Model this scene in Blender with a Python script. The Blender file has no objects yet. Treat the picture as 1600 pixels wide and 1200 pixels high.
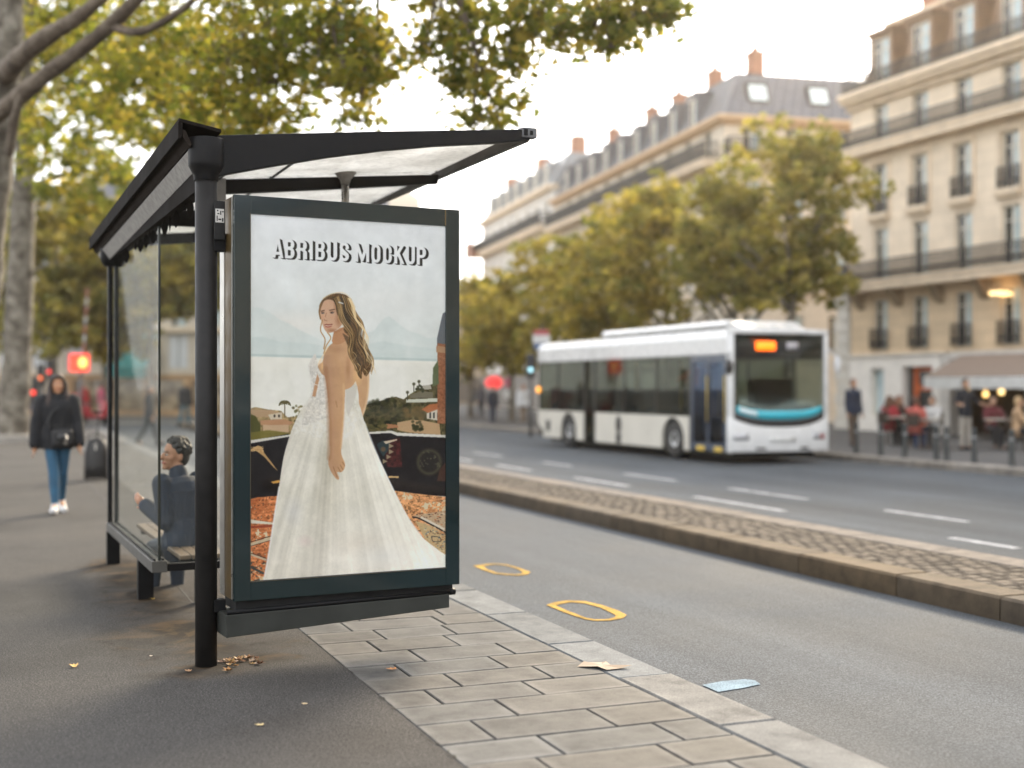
import bpy, math, random
import numpy as np
from mathutils import Vector, Matrix
RND = random.Random(11)
NPR = np.random.RandomState(5)
sc = bpy.context.scene
COL = sc.collection
PI = math.pi
FPX, CXP, HYP, CAMH = 2000.0, 800.0, 604.0, 1.55     # focal length in photo pixels, centre column, horizon row, eye height

def ray(px, py, Y):
    return Vector(((px - CXP) / FPX * Y, Y, CAMH - (py - HYP) / FPX * Y))
def gnd(px, py, z=0.0):
    return ray(px, py, FPX * (CAMH - z) / (py - HYP))
def at(px, Y, z=0.0):
    return Vector(((px - CXP) / FPX * Y, Y, z))
ANG = math.atan2(.3674, .9301)                        # the street runs 21.5 degrees left of the view
STREET = Matrix.Rotation(ANG, 4, 'Z')
def st(t, s, z=0.0):
    return STREET @ Vector((t, s, z))

def lin(c):
    c = c / 255.0
    return c / 12.92 if c <= .04045 else ((c + .055) / 1.055) ** 2.4
def S(r, g, b):
    return (lin(r), lin(g), lin(b))

# ------------------------------------------------------------------ materials
def new_mat(name):
    m = bpy.data.materials.new(name); m.use_nodes = True
    nt = m.node_tree
    return m, nt, nt.nodes['Principled BSDF']

def noise(nt, scale, detail=4, rough=.55, coord='Object', vec=None, dist=0.0):
    tc = nt.nodes.new('ShaderNodeTexCoord')
    n = nt.nodes.new('ShaderNodeTexNoise')
    n.inputs['Scale'].default_value = scale; n.inputs['Detail'].default_value = detail
    n.inputs['Roughness'].default_value = rough; n.inputs['Distortion'].default_value = dist
    nt.links.new(vec or tc.outputs[coord], n.inputs['Vector'])
    return n
def ramp(nt, src, stops):
    r = nt.nodes.new('ShaderNodeValToRGB')
    el = r.color_ramp.elements
    while len(el) < len(stops): el.new(.5)
    for e, (p, c) in zip(el, stops):
        e.position = p; e.color = (*c, 1) if len(c) == 3 else c
    nt.links.new(src, r.inputs['Fac'])
    return r
def mixc(nt, fac, a, b, mode='MIX'):
    n = nt.nodes.new('ShaderNodeMix'); n.data_type = 'RGBA'; n.blend_type = mode
    for sock, v in ((n.inputs['Factor'], fac), (n.inputs['A'], a), (n.inputs['B'], b)):
        if hasattr(v, 'links'): nt.links.new(v, sock)
        elif isinstance(v, (int, float)): sock.default_value = v
        else: sock.default_value = (*v, 1)
    return n.outputs['Result']
def bump(nt, bs, src, strength, dist=.01):
    b = nt.nodes.new('ShaderNodeBump')
    b.inputs['Strength'].default_value = strength; b.inputs['Distance'].default_value = dist
    nt.links.new(src, b.inputs['Height']); nt.links.new(b.outputs['Normal'], bs.inputs['Normal'])

def M(name, col, rough=.6, metal=0.0, var=.12, vs=6.0, bmp=0.0, bs=60.0, spec=.5, coat=0.0, emit=None, es=0.0, trans=0.0, rvar=.1):
    m, nt, b = new_mat(name)
    n = noise(nt, vs, 5)
    lo = tuple(max(0, c * (1 - var)) for c in col); hi = tuple(min(1, c * (1 + var)) for c in col)
    r = ramp(nt, n.outputs['Fac'], [(.3, lo), (.7, hi)])
    nt.links.new(r.outputs['Color'], b.inputs['Base Color'])
    rr = ramp(nt, n.outputs['Fac'], [(.3, (max(0, rough - rvar),) * 3), (.7, (min(1, rough + rvar),) * 3)])
    nt.links.new(rr.outputs['Color'], b.inputs['Roughness'])
    b.inputs['Metallic'].default_value = metal
    b.inputs['Specular IOR Level'].default_value = spec
    b.inputs['Coat Weight'].default_value = coat
    b.inputs['Coat Roughness'].default_value = .08
    if bmp:
        nb = noise(nt, bs, 6); bump(nt, b, nb.outputs['Fac'], bmp)
    if emit:
        b.inputs['Emission Color'].default_value = (*emit, 1); b.inputs['Emission Strength'].default_value = es
    return m

def glass_mat(name, tint=(1, 1, 1), refl=1.0, rough=.02, haze=0.0, haze_col=(.5, .5, .5), spots=False):
    """thin architectural glass: clear film, fresnel mirror, optional dirt"""
    m, nt, b = new_mat(name)
    nt.nodes.remove(b)
    out = nt.nodes['Material Output']
    tr = nt.nodes.new('ShaderNodeBsdfTransparent'); tr.inputs['Color'].default_value = (*tint, 1)
    gl = nt.nodes.new('ShaderNodeBsdfGlossy'); gl.inputs['Roughness'].default_value = rough
    fr = nt.nodes.new('ShaderNodeFresnel'); fr.inputs['IOR'].default_value = 1.5
    mul = nt.nodes.new('ShaderNodeMath'); mul.operation = 'MULTIPLY'; mul.inputs[1].default_value = refl
    nt.links.new(fr.outputs[0], mul.inputs[0])
    mx = nt.nodes.new('ShaderNodeMixShader')
    nt.links.new(mul.outputs[0], mx.inputs[0]); nt.links.new(tr.outputs[0], mx.inputs[1]); nt.links.new(gl.outputs[0], mx.inputs[2])
    last = mx.outputs[0]
    if haze:
        df = nt.nodes.new('ShaderNodeBsdfDiffuse'); df.inputs['Color'].default_value = (*haze_col, 1)
        n1 = noise(nt, 2.3, 5); r1 = ramp(nt, n1.outputs['Fac'], [(.35, (haze * .45,) * 3), (.75, (haze * 1.5,) * 3)])
        fac = r1.outputs['Color']
        if spots:
            n2 = noise(nt, 75, 3); r2 = ramp(nt, n2.outputs['Fac'], [(.52, (0, 0, 0)), (.68, (.16, .16, .16))])
            tc = nt.nodes.new('ShaderNodeTexCoord'); sx = nt.nodes.new('ShaderNodeSeparateXYZ'); nt.links.new(tc.outputs['Object'], sx.inputs[0])
            mr = nt.nodes.new('ShaderNodeMapRange'); mr.inputs['From Min'].default_value = 1.05; mr.inputs['From Max'].default_value = .45
            nt.links.new(sx.outputs['Z'], mr.inputs['Value'])
            m3 = mixc(nt, mr.outputs[0], (0, 0, 0), r2.outputs['Color'])
            fac = mixc(nt, 1.0, fac, m3, 'ADD')
        m2 = nt.nodes.new('ShaderNodeMixShader')
        nt.links.new(fac, m2.inputs[0]); nt.links.new(last, m2.inputs[1]); nt.links.new(df.outputs[0], m2.inputs[2])
        last = m2.outputs[0]
    nt.links.new(last, out.inputs['Surface'])
    return m

def leaf_mat(name, rough=.55, transl=.45):
    """leaf tint comes from a per-leaf attribute"""
    m, nt, b = new_mat(name)
    at_ = nt.nodes.new('ShaderNodeAttribute'); at_.attribute_name = 'Col'
    nt.links.new(at_.outputs['Color'], b.inputs['Base Color'])
    b.inputs['Roughness'].default_value = rough; b.inputs['Specular IOR Level'].default_value = .25
    tl = nt.nodes.new('ShaderNodeBsdfTranslucent')
    g = nt.nodes.new('ShaderNodeMix'); g.data_type = 'RGBA'; g.blend_type = 'MULTIPLY'; g.inputs['Factor'].default_value = 1
    nt.links.new(at_.outputs['Color'], g.inputs['A']); g.inputs['B'].default_value = (1.25, 1.2, .65, 1)
    nt.links.new(g.outputs['Result'], tl.inputs['Color'])
    mx = nt.nodes.new('ShaderNodeMixShader'); mx.inputs[0].default_value = transl
    out = nt.nodes['Material Output']
    nt.links.new(b.outputs[0], mx.inputs[1]); nt.links.new(tl.outputs[0], mx.inputs[2]); nt.links.new(mx.outputs[0], out.inputs['Surface'])
    return m

# ------------------------------------------------------------------ mesh builder
class MB:
    def __init__(self): self.v = []; self.f = []; self.m = []; self.s = []
    def add(self, vs, fs, mi=0, smooth=False, xf=None):
        o = len(self.v)
        self.v += [tuple(xf @ Vector(p)) if xf is not None else tuple(p) for p in vs]
        for f in fs:
            self.f.append(tuple(i + o for i in f)); self.m.append(mi); self.s.append(smooth)
        return self
    def box(self, x0, x1, y0, y1, z0, z1, mi=0, xf=None):
        v = [(x, y, z) for z in (z0, z1) for y in (y0, y1) for x in (x0, x1)]
        f = [(0, 2, 3, 1), (4, 5, 7, 6), (0, 1, 5, 4), (2, 6, 7, 3), (0, 4, 6, 2), (1, 3, 7, 5)]
        return self.add(v, f, mi, False, xf)
    def hexa(self, v8, mi=0, xf=None):
        f = [(0, 2, 3, 1), (4, 5, 7, 6), (0, 1, 5, 4), (2, 6, 7, 3), (0, 4, 6, 2), (1, 3, 7, 5)]
        return self.add(v8, f, mi, False, xf)
    def bar(self, p, q, w, h, up=(0, 0, 1), mi=0):
        p = Vector(p); q = Vector(q); d = (q - p).normalized(); up = Vector(up)
        sx = d.cross(up)
        if sx.length < 1e-5: sx = d.cross(Vector((1, 0, 0)))
        sx.normalize(); u = sx.cross(d).normalized()
        v = []
        for e in (p, q):
            for b in (-1, 1):
                for a in (-1, 1): v.append(e + sx * a * w / 2 + u * b * h / 2)
        return self.hexa([v[0], v[1], v[2], v[3], v[4], v[5], v[6], v[7]], mi)
    def tube(self, pts, rad, n=12, mi=0, cap=True, smooth=True, xf=None, sq=1.0):
        pts = [Vector(p) for p in pts]
        if not hasattr(rad, '__len__'): rad = [rad] * len(pts)
        vs = []; fs = []; ref = None
        for i, p in enumerate(pts):
            d = (pts[min(i + 1, len(pts) - 1)] - pts[max(i - 1, 0)]).normalized()
            if ref is None:
                ref = Vector((0, 0, 1)) if abs(d.z) < .9 else Vector((1, 0, 0))
            a = d.cross(ref).normalized(); b = a.cross(d).normalized(); ref = b
            for k in range(n):
                t = 2 * PI * k / n
                vs.append(p + (a * math.cos(t) + b * math.sin(t) * sq) * rad[i])
        for i in range(len(pts) - 1):
            for k in range(n):
                k2 = (k + 1) % n
                fs.append((i * n + k, i * n + k2, (i + 1) * n + k2, (i + 1) * n + k))
        self.add(vs, fs, mi, smooth, xf)
        if cap:
            o = len(self.v) - len(vs)
            self.f.append(tuple(o + k for k in reversed(range(n)))); self.m.append(mi); self.s.append(False)
            self.f.append(tuple(o + (len(pts) - 1) * n + k for k in range(n))); self.m.append(mi); self.s.append(False)
        return self
    def loft(self, rings, n=16, mi=0, smooth=True, xf=None):
        """rings: (centre, rx, ry) horizontal ellipses"""
        vs = []; fs = []
        for c, rx, ry in rings:
            for k in range(n):
                t = 2 * PI * k / n
                vs.append((c[0] + rx * math.cos(t), c[1] + ry * math.sin(t), c[2]))
        L = len(rings)
        for i in range(L - 1):
            for k in range(n):
                k2 = (k + 1) % n
                fs.append((i * n + k, i * n + k2, (i + 1) * n + k2, (i + 1) * n + k))
        fs.append(tuple(reversed(range(n)))); fs.append(tuple((L - 1) * n + k for k in range(n)))
        return self.add(vs, fs, mi, smooth, xf)
    def ell(self, c, r, xf=None, nu=14, nv=9, mi=0):
        c = Vector(c)
        if not hasattr(r, '__len__'): r = (r, r, r)
        vs = [(0, 0, r[2])]; fs = []
        for i in range(1, nv):
            a = PI * i / nv
            for k in range(nu):
                t = 2 * PI * k / nu
                vs.append((r[0] * math.sin(a) * math.cos(t), r[1] * math.sin(a) * math.sin(t), r[2] * math.cos(a)))
        vs.append((0, 0, -r[2])); L = len(vs) - 1
        for k in range(nu):
            fs.append((0, 1 + k, 1 + (k + 1) % nu)); b = 1 + (nv - 2) * nu
            fs.append((L, b + (k + 1) % nu, b + k))
        for i in range(nv - 2):
            for k in range(nu):
                k2 = (k + 1) % nu
                fs.append((1 + i * nu + k, 1 + (i + 1) * nu + k, 1 + (i + 1) * nu + k2, 1 + i * nu + k2))
        vs = [(xf @ Vector(p) if xf is not None else Vector(p)) + c for p in vs]
        return self.add(vs, fs, mi, True)
    def cap(self, p, q, r0, r1, n=12, mi=0):
        """tapered capsule"""
        self.tube([p, q], [r0, r1], n, mi)
        self.ell(p, r0, nu=n, nv=8, mi=mi); self.ell(q, r1, nu=n, nv=8, mi=mi)
        return self
    def lathe(self, prof, c=(0, 0, 0), n=24, mi=0, smooth=True, ends=True):
        vs = []; fs = []
        for r, z in prof:
            for k in range(n):
                t = 2 * PI * k / n; vs.append((c[0] + r * math.cos(t), c[1] + r * math.sin(t), c[2] + z))
        L = len(prof)
        for i in range(L - 1):
            for k in range(n):
                k2 = (k + 1) % n
                fs.append((i * n + k, i * n + k2, (i + 1) * n + k2, (i + 1) * n + k))
        if ends:
            fs.append(tuple(reversed(range(n)))); fs.append(tuple((L - 1) * n + k for k in range(n)))
        return self.add(vs, fs, mi, smooth)
    def prism(self, poly, a0, a1, axis='y', mi=0, xf=None):
        """2-D outline swept along an axis: axis y -> poly is (x,z); x -> (y,z); z -> (x,y)"""
        def P(u, w, a):
            return {'y': (u, a, w), 'x': (a, u, w), 'z': (u, w, a)}[axis]
        n = len(poly)
        v = [P(u, w, a0) for u, w in poly] + [P(u, w, a1) for u, w in poly]
        f = [tuple(range(n)), tuple(reversed(range(n, 2 * n)))]
        for i in range(n):
            j = (i + 1) % n; f.append((j, i, i + n, j + n))
        self.add(v, f, mi, False, xf)
        return self
    def mesh(self, name, mats):
        me = bpy.data.meshes.new(name)
        me.from_pydata([tuple(p) for p in self.v], [], self.f)
        for m in (mats if isinstance(mats, (list, tuple)) else [mats]): me.materials.append(m)
        me.polygons.foreach_set('material_index', self.m)
        me.polygons.foreach_set('use_smooth', self.s)
        me.update()
        return me
    def build(self, name, mats, parent=None, loc=None, rotz=0.0, fix=False, bev=0.0, seg=2):
        me = self.mesh(name, mats)
        if fix:
            import bmesh
            bm = bmesh.new(); bm.from_mesh(me); bmesh.ops.recalc_face_normals(bm, faces=bm.faces); bm.to_mesh(me); bm.free()
        return put(name, me, parent, loc, rotz, bev, seg)

def put(name, me, parent=None, loc=None, rotz=0.0, bev=0.0, seg=2):
    o = bpy.data.objects.new(name, me); COL.objects.link(o)
    if parent is not None: o.parent = parent
    if loc is not None: o.location = loc
    o.rotation_euler[2] = rotz
    if bev:
        b = o.modifiers.new('bevel', 'BEVEL'); b.width = bev; b.segments = seg; b.limit_method = 'ANGLE'; b.angle_limit = .6
    return o
def tag(o, label=None, cat=None, group=None, kind=None):
    if label: o['label'] = label
    if cat: o['category'] = cat
    if group: o['group'] = group
    if kind: o['kind'] = kind
    return o
def thing(name, label, cat, loc=(0, 0, 0), rotz=0.0, group=None):
    o = bpy.data.objects.new(name, None); COL.objects.link(o)
    o.empty_display_size = .2; o.location = loc; o.rotation_euler[2] = rotz
    return tag(o, label, cat, group)
def structure(o): o['kind'] = 'structure'; return o
def dup(o, parent=None):
    c = o.copy(); COL.objects.link(c)
    if parent is not None: c.parent = parent
    for ch in list(o.children): dup(ch, c)
    return c

def card_mesh(name, centers, sizes, normals, spins, template, cols, mat, fold=.25):
    """many small leaf-shaped polygons (one n-gon each) as one mesh"""
    n = len(centers); tp = np.array(template, float); k = len(tp)
    nz = normals / np.linalg.norm(normals, axis=1, keepdims=True)
    ref = np.where(np.abs(nz[:, 2:3]) < .9, np.array([[0, 0, 1.0]]), np.array([[1.0, 0, 0]]))
    ax = np.cross(nz, ref); ax /= np.linalg.norm(ax, axis=1, keepdims=True)
    ay = np.cross(nz, ax)
    c, s = np.cos(spins)[:, None], np.sin(spins)[:, None]
    ux = ax * c + ay * s; uy = -ax * s + ay * c
    tz = -fold * np.abs(tp[:, 0])
    P = centers[:, None, :] + sizes[:, None, None] * (tp[None, :, 0:1] * ux[:, None, :] + tp[None, :, 1:2] * uy[:, None, :] + tz[None, :, None] * nz[:, None, :])
    me = bpy.data.meshes.new(name)
    me.vertices.add(n * k); me.vertices.foreach_set('co', P.reshape(-1).astype(np.float32))
    me.loops.add(n * k); me.loops.foreach_set('vertex_index', np.arange(n * k, dtype=np.int32))
    me.polygons.add(n); me.polygons.foreach_set('loop_start', np.arange(0, n * k, k, dtype=np.int32))
    me.update(calc_edges=True)
    a = me.attributes.new('Col', 'FLOAT_COLOR', 'FACE')
    rgba = np.concatenate([cols, np.ones((n, 1))], 1).astype(np.float32)
    a.data.foreach_set('color', rgba.reshape(-1))
    me.materials.append(mat)
    return me
# ================================================================== GROUND
def road_mat(name, c0, c1, grain=160, streak=True):
    m, nt, b = new_mat(name)
    tc = nt.nodes.new('ShaderNodeTexCoord')
    g = noise(nt, grain, 2, .7); rg = ramp(nt, g.outputs['Fac'], [(.33, tuple(x * .62 for x in c0)), (.5, c0), (.67, tuple(min(1, x * 1.55) for x in c1))])
    big = noise(nt, .35, 5, .6)
    mp = nt.nodes.new('ShaderNodeMapping'); mp.inputs['Scale'].default_value = (1, .07, 1)
    nt.links.new(tc.outputs['Object'], mp.inputs['Vector'])
    stn = noise(nt, 1.1, 4, .6, vec=mp.outputs['Vector'])
    r1 = ramp(nt, big.outputs['Fac'], [(.3, (.74,) * 3), (.7, (1.22,) * 3)])
    r2 = ramp(nt, stn.outputs['Fac'], [(.3, (.78,) * 3), (.72, (1.2,) * 3)])
    c = mixc(nt, 1.0, rg.outputs['Color'], r1.outputs['Color'], 'MULTIPLY')
    c = mixc(nt, 1.0 if streak else .3, c, r2.outputs['Color'], 'MULTIPLY')
    nt.links.new(c, b.inputs['Base Color'])
    rr = ramp(nt, big.outputs['Fac'], [(.3, (.72,) * 3), (.7, (.9,) * 3)]); nt.links.new(rr.outputs['Color'], b.inputs['Roughness'])
    b.inputs['Specular IOR Level'].default_value = .12
    g2 = noise(nt, grain * .8, 3, .7); bump(nt, b, g2.outputs['Fac'], .55, .006)
    return m
mt_road = road_mat('road_asphalt', (.076, .083, .091), (.10, .108, .116), 120)

def walk_mat():
    m, nt, b = new_mat('footway_asphalt')
    g = noise(nt, 120, 2, .75)
    rg = ramp(nt, g.outputs['Fac'], [(.36, (.029, .0275, .026)), (.5, (.058, .0545, .051)), (.64, (.125, .118, .110))])
    big = noise(nt, .55, 6, .62); r1 = ramp(nt, big.outputs['Fac'], [(.32, (.70, .69, .68)), (.5, (.96,) * 3), (.72, (1.2, 1.17, 1.12))])
    c = mixc(nt, 1.0, rg.outputs['Color'], r1.outputs['Color'], 'MULTIPLY')
    sa = nt.nodes.new('ShaderNodeAttribute'); sa.attribute_name = 'Stain'; fac = sa.outputs['Fac']
    grime = noise(nt, 3.2, 8, .68, dist=.5); rgm = ramp(nt, grime.outputs['Fac'], [(.34, (.010, .0085, .007)), (.5, (.028, .021, .014)), (.68, (.10, .062, .028))])
    spk = noise(nt, 14, 6, .75); rs_ = ramp(nt, spk.outputs['Fac'], [(.60, (1,) * 3), (.72, (.55, .52, .5))]); c = mixc(nt, 1.0, c, rs_.outputs['Color'], 'MULTIPLY')
    c = mixc(nt, fac, c, rgm.outputs['Color'])
    nt.links.new(c, b.inputs['Base Color'])
    b.inputs['Roughness'].default_value = .85; b.inputs['Specular IOR Level'].default_value = .12
    g2 = noise(nt, 110, 3, .7); bump(nt, b, g2.outputs['Fac'], .35, .004)
    return m
mt_walk = walk_mat()

def vcol_mat(name, rough=.75, gscale=120, gvar=.28, bmp=.3, spec=.15):
    m, nt, b = new_mat(name)
    a = nt.nodes.new('ShaderNodeAttribute'); a.attribute_name = 'Col'
    g = noise(nt, gscale, 3, .7); r = ramp(nt, g.outputs['Fac'], [(.3, (1 - gvar,) * 3), (.7, (1 + gvar,) * 3)])
    n2 = noise(nt, 4.5, 8, .68); r2 = ramp(nt, n2.outputs['Fac'], [(.32, (.60, .60, .61)), (.5, (.96, .96, .96)), (.68, (1.24, 1.23, 1.20))])
    c = mixc(nt, 1.0, a.outputs['Color'], r.outputs['Color'], 'MULTIPLY'); c = mixc(nt, 1.0, c, r2.outputs['Color'], 'MULTIPLY')
    nt.links.new(c, b.inputs['Base Color']); b.inputs['Roughness'].default_value = rough; b.inputs['Specular IOR Level'].default_value = spec
    bump(nt, b, g.outputs['Fac'], bmp, .004)
    return m

def stones_mesh(name, stones, mat, inset=.012, drop=.008, edge=1.35, wear=.06, skirt=.05):
    """each stone: (4 corners street coords ccw, z top, base colour): skirt, bevel, a worn rim, and the middle"""
    V = []; F = []; C = []
    for q, z, col in stones:
        cen = [sum(p[i] for p in q) / 4 for i in (0, 1)]
        def ring(d, zz, sc_):
            o = len(V)
            for p in q:
                v = Vector((cen[0] - p[0], cen[1] - p[1]))
                L = v.length or 1
                # move towards the centre along each axis so that the rim has an even width
                x = p[0] + math.copysign(min(d, abs(v.x)), v.x); y = p[1] + math.copysign(min(d, abs(v.y)), v.y)
                V.append((x, y, zz)); C.append(tuple(min(1, c * sc_) for c in col))
            return o
        e = edge * RND.uniform(.9, 1.12)
        r0 = ring(0, z - skirt, .5); r1 = ring(0, z - drop, .75); r2 = ring(inset, z, e); r3 = ring(inset + wear, z, 1.0)
        for a, b in ((r0, r1), (r1, r2), (r2, r3)):
            for i in range(4):
                j = (i + 1) % 4; F.append((a + i, a + j, b + j, b + i))
        F.append((r3, r3 + 1, r3 + 2, r3 + 3))
    me = bpy.data.meshes.new(name); me.from_pydata(V, [], F)
    a = me.attributes.new('Col', 'FLOAT_COLOR', 'POINT')
    a.data.foreach_set('color', np.array([(*c, 1) for c in C], np.float32).reshape(-1))
    me.materials.append(mat); me.update()
    return me
mt_slab = vcol_mat('sandstone_slab', .72, 140, .22, .35)
mt_gran = vcol_mat('granite_kerb', .8, 150, .42, .35)
mt_brown = vcol_mat('worn_median_stone', .8, 150, .25, .5)

Z_ROAD = -.12
MB().add([(-300, -60, Z_ROAD), (300, -60, Z_ROAD), (300, 500, Z_ROAD), (-300, 500, Z_ROAD)], [(0, 1, 2, 3)]).build('road', mt_road, rotz=ANG)['kind'] = 'structure'
# near footway (asphalt), paved strip, kerb
structure(MB().box(-90, 1.735, -9, 50, -.4, 0).build('pavement', mt_walk, rotz=0))
bpy.data.objects['pavement'].rotation_euler[2] = ANG
# the part by the shelter again as a fine sheet carrying rain-washed dirt round the posts
gt, gs = np.arange(-1.2, 1.7351, .0245), np.arange(5.0, 16.0, .03)
GT, GS = np.meshgrid(gt, gs); stn = np.zeros(GT.shape); rr_ = np.random.RandomState(3)
def vnoise(f, seed, oct=5):
    out = np.zeros(GT.shape); amp = 1; tot = 0; r = np.random.RandomState(seed); tb = r.rand(256, 256)
    for o in range(oct):
        x = GT * f * 2 ** o + 40; y = GS * f * 2 ** o * .8 + 20; x0 = np.floor(x).astype(int); y0 = np.floor(y).astype(int); fx = x - x0; fy = y - y0
        fx = fx * fx * (3 - 2 * fx); fy = fy * fy * (3 - 2 * fy); g = lambda a, b: tb[a % 256, b % 256]
        out += amp * ((g(x0, y0) * (1 - fx) + g(x0 + 1, y0) * fx) * (1 - fy) + (g(x0, y0 + 1) * (1 - fx) + g(x0 + 1, y0 + 1) * fx) * fy); tot += amp; amp *= .6
    return out / tot
n1, n2, n3 = vnoise(1.6, 1), vnoise(5, 2), vnoise(16, 4)
for (px, py, rx, ry, a_) in ((232, 930, .20, .45, 1.0), (250, 945, .30, .55, .7), (290, 985, .26, .55, .85), (330, 1012, .30, .40, .8), (300, 1000, .50, .70, .45), (180, 884, .28, .60, 1.0), (200, 906, .26, .85, .75), (228, 940, .30, .9, .5), (380, 1030, .34, .16, .8), (322, 1042, .20, .13, .95), (300, 1052, .3, .14, .6), (420, 1005, .4, .3, .35)):
    p = gnd(px, py); t_, s_ = .9301 * p.x + .3674 * p.y, -.3674 * p.x + .9301 * p.y
    d = np.hypot((GT - t_) / rx, (GS - s_) / ry) + (n1 - .5) * 1.5 + (n2 - .5) * .9
    stn = np.maximum(stn, a_ * np.clip(1.25 - d, 0, 1))
stn = np.clip(stn * (.6 + 1.7 * n2) + (stn > .05) * np.clip(n3 - .62, 0, 1) * 3, 0, 1) + np.clip(n3 - .74, 0, 1) * 3 * np.clip(n1 * 2 - .9, 0, 1)
wear = (n1 - .5) * .5
NT, NS = len(gt), len(gs)
pm = bpy.data.meshes.new('pavement'); pm.vertices.add(NT * NS)
pm.vertices.foreach_set('co', np.stack([GT, GS, np.full(GT.shape, .0012)], -1).astype(np.float32).reshape(-1))
ii = (np.arange(NS - 1)[:, None] * NT + np.arange(NT - 1)[None, :]).reshape(-1); qd = np.stack([ii, ii + 1, ii + NT + 1, ii + NT], -1).astype(np.int32)
pm.loops.add(qd.size); pm.loops.foreach_set('vertex_index', qd.reshape(-1)); pm.polygons.add(len(qd)); pm.polygons.foreach_set('loop_start', np.arange(0, qd.size, 4, dtype=np.int32)); pm.update(calc_edges=True)
sa_ = pm.attributes.new('Stain', 'FLOAT', 'POINT'); sa_.data.foreach_set('value', np.clip(stn, 0, 1).astype(np.float32).reshape(-1))
pm.materials.append(mt_walk); structure(put('pavement', pm, None, None, ANG))
mt_joint = M('joint_mortar', (.045, .04, .034), .9, var=.3, vs=30)
o = structure(MB().box(1.735, 3.02, -9, 50, -.4, -.010).build('paving_bed', mt_joint)); o.rotation_euler[2] = ANG
stones = []
s = -1.0; row = 0
while s < 50:
    h = RND.uniform(.315, .345); cuts = [1.737]; x = 1.737 + (RND.uniform(.2, .34) if row % 2 else RND.uniform(.42, .6))
    while x < 2.78:
        cuts.append(x); x += RND.uniform(.44, .64)
    cuts.append(3.018)
    for a, b in zip(cuts, cuts[1:]):
        k = RND.uniform(.86, 1.10); wm = RND.uniform(-.003, .004)
        col = (.092 * k + wm, .0895 * k, .085 * k - wm)
        g = .0035
        j = [RND.uniform(-.006, .006) for _ in range(4)]
        q = [(a + g, s + g + j[0]), (b - g, s + g + j[1]), (b - g, s + h - g + j[1]), (a + g, s + h - g + j[0])]
        stones.append((q, RND.uniform(-.001, .0025), col))
    s += h; row += 1
o = structure(put('paving', stones_mesh('paving', stones, mt_slab, .006, .006, 1.42, .055))); o.rotation_euler[2] = ANG
def kerb_row(name, t0, t1, s0, s1, z, base, mat, lmin, lmax, depth=.2, rot=ANG, along='s', edge=1.05, inset=.012, wear=.03, drop=.014, g=.003):
    stones = []; s = s0
    while s < s1:
        L = RND.uniform(lmin, lmax); k = RND.uniform(.86, 1.13); wm = RND.uniform(-.006, .008)
        c = (base[0] * k + wm, base[1] * k, base[2] * k - wm)
        if along == 's': q = [(t0, s + g), (t1, s + g), (t1, s + L - g), (t0, s + L - g)]
        else: q = [(s + g, t0), (s + L - g, t0), (s + L - g, t1), (s + g, t1)]
        stones.append((q, z + RND.uniform(-.003, .003), c)); s += L
    o = structure(put(name, stones_mesh(name, stones, mat, inset, drop, edge, wear, depth))); o.rotation_euler[2] = rot
    return o
kerb_row('kerb', 3.026, 3.345, -3, 50, .001, (.165, .168, .166), mt_gran, .95, 1.1, .16)
# median: kerbs and small setts between them
kerb_row('median_kerb', 6.58, 6.91, -6, 54, .055, (.118, .091, .063), mt_brown, 1.0, 1.4, .19, g=.007, edge=1.22, inset=.02, drop=.022)
kerb_row('median_kerb', 7.86, 8.22, -6, 54, .050, (.20, .172, .145), mt_brown, 1.0, 1.4, .18)
o = structure(MB().box(6.9, 7.87, -6, 54, -.3, .028).build('median_bed', mt_joint)); o.rotation_euler[2] = ANG
stones = []
s = -2.0; row = 0
while s < 54:
    h = RND.uniform(.125, .15) if s < 26 else .28; x = 6.915 - (.07 if row % 2 else 0)
    while x < 7.85:
        wd = RND.uniform(.13, .18) if s < 26 else .3
        a = max(x, 6.915); b = min(x + wd, 7.855)
        if b - a > .03:
            k = RND.uniform(.7, 1.25); col = (.145 * k, .118 * k, .090 * k)
            j = RND.uniform(-.01, .01); g = .006
            stones.append(([(a + g, s + g + j), (b - g, s + g + j), (b - g, s + h - g + j), (a + g, s + h - g + j)], .046 + RND.uniform(-.004, .005), col))
        x += wd
    s += h; row += 1
o = structure(put('median_setts', stones_mesh('median_setts', stones, mt_brown, .025, .016, .95, .02))); o.rotation_euler[2] = ANG
# far footway, its kerb, and the square closing the view
mt_far = road_mat('far_footway', (.10, .098, .096), (.14, .138, .135), 60, False)
o = structure(MB().box(17.86, 95, -20, 160, -.4, .015).build('far_pavement', mt_far)); o.rotation_euler[2] = ANG
kerb_row('far_kerb', 17.5, 17.855, -12, 58, .022, (.30, .27, .235), mt_gran, 1.1, 1.5, .2)
o = structure(MB().box(-90, 17.84, 58.36, 160, -.4, .0).build('square_pavement', mt_far)); o.rotation_euler[2] = ANG
kerb_row('square_kerb', 58.0, 58.35, -50, 17.4, .01, (.36, .345, .32), mt_gran, 1.1, 1.5, .2, along='t')

# seam in the footway asphalt
mt_seam = M('tar_seam', (.03, .028, .026), .7, var=.3, vs=20)
o = structure(MB().box(1.232, 1.246, 9.3, 48, -.01, .003).build('pavement_seam', mt_seam)); o.rotation_euler[2] = ANG
mt_edge = M('seam_sand', (.05, .045, .036), .9, var=.35, vs=30)
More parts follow.
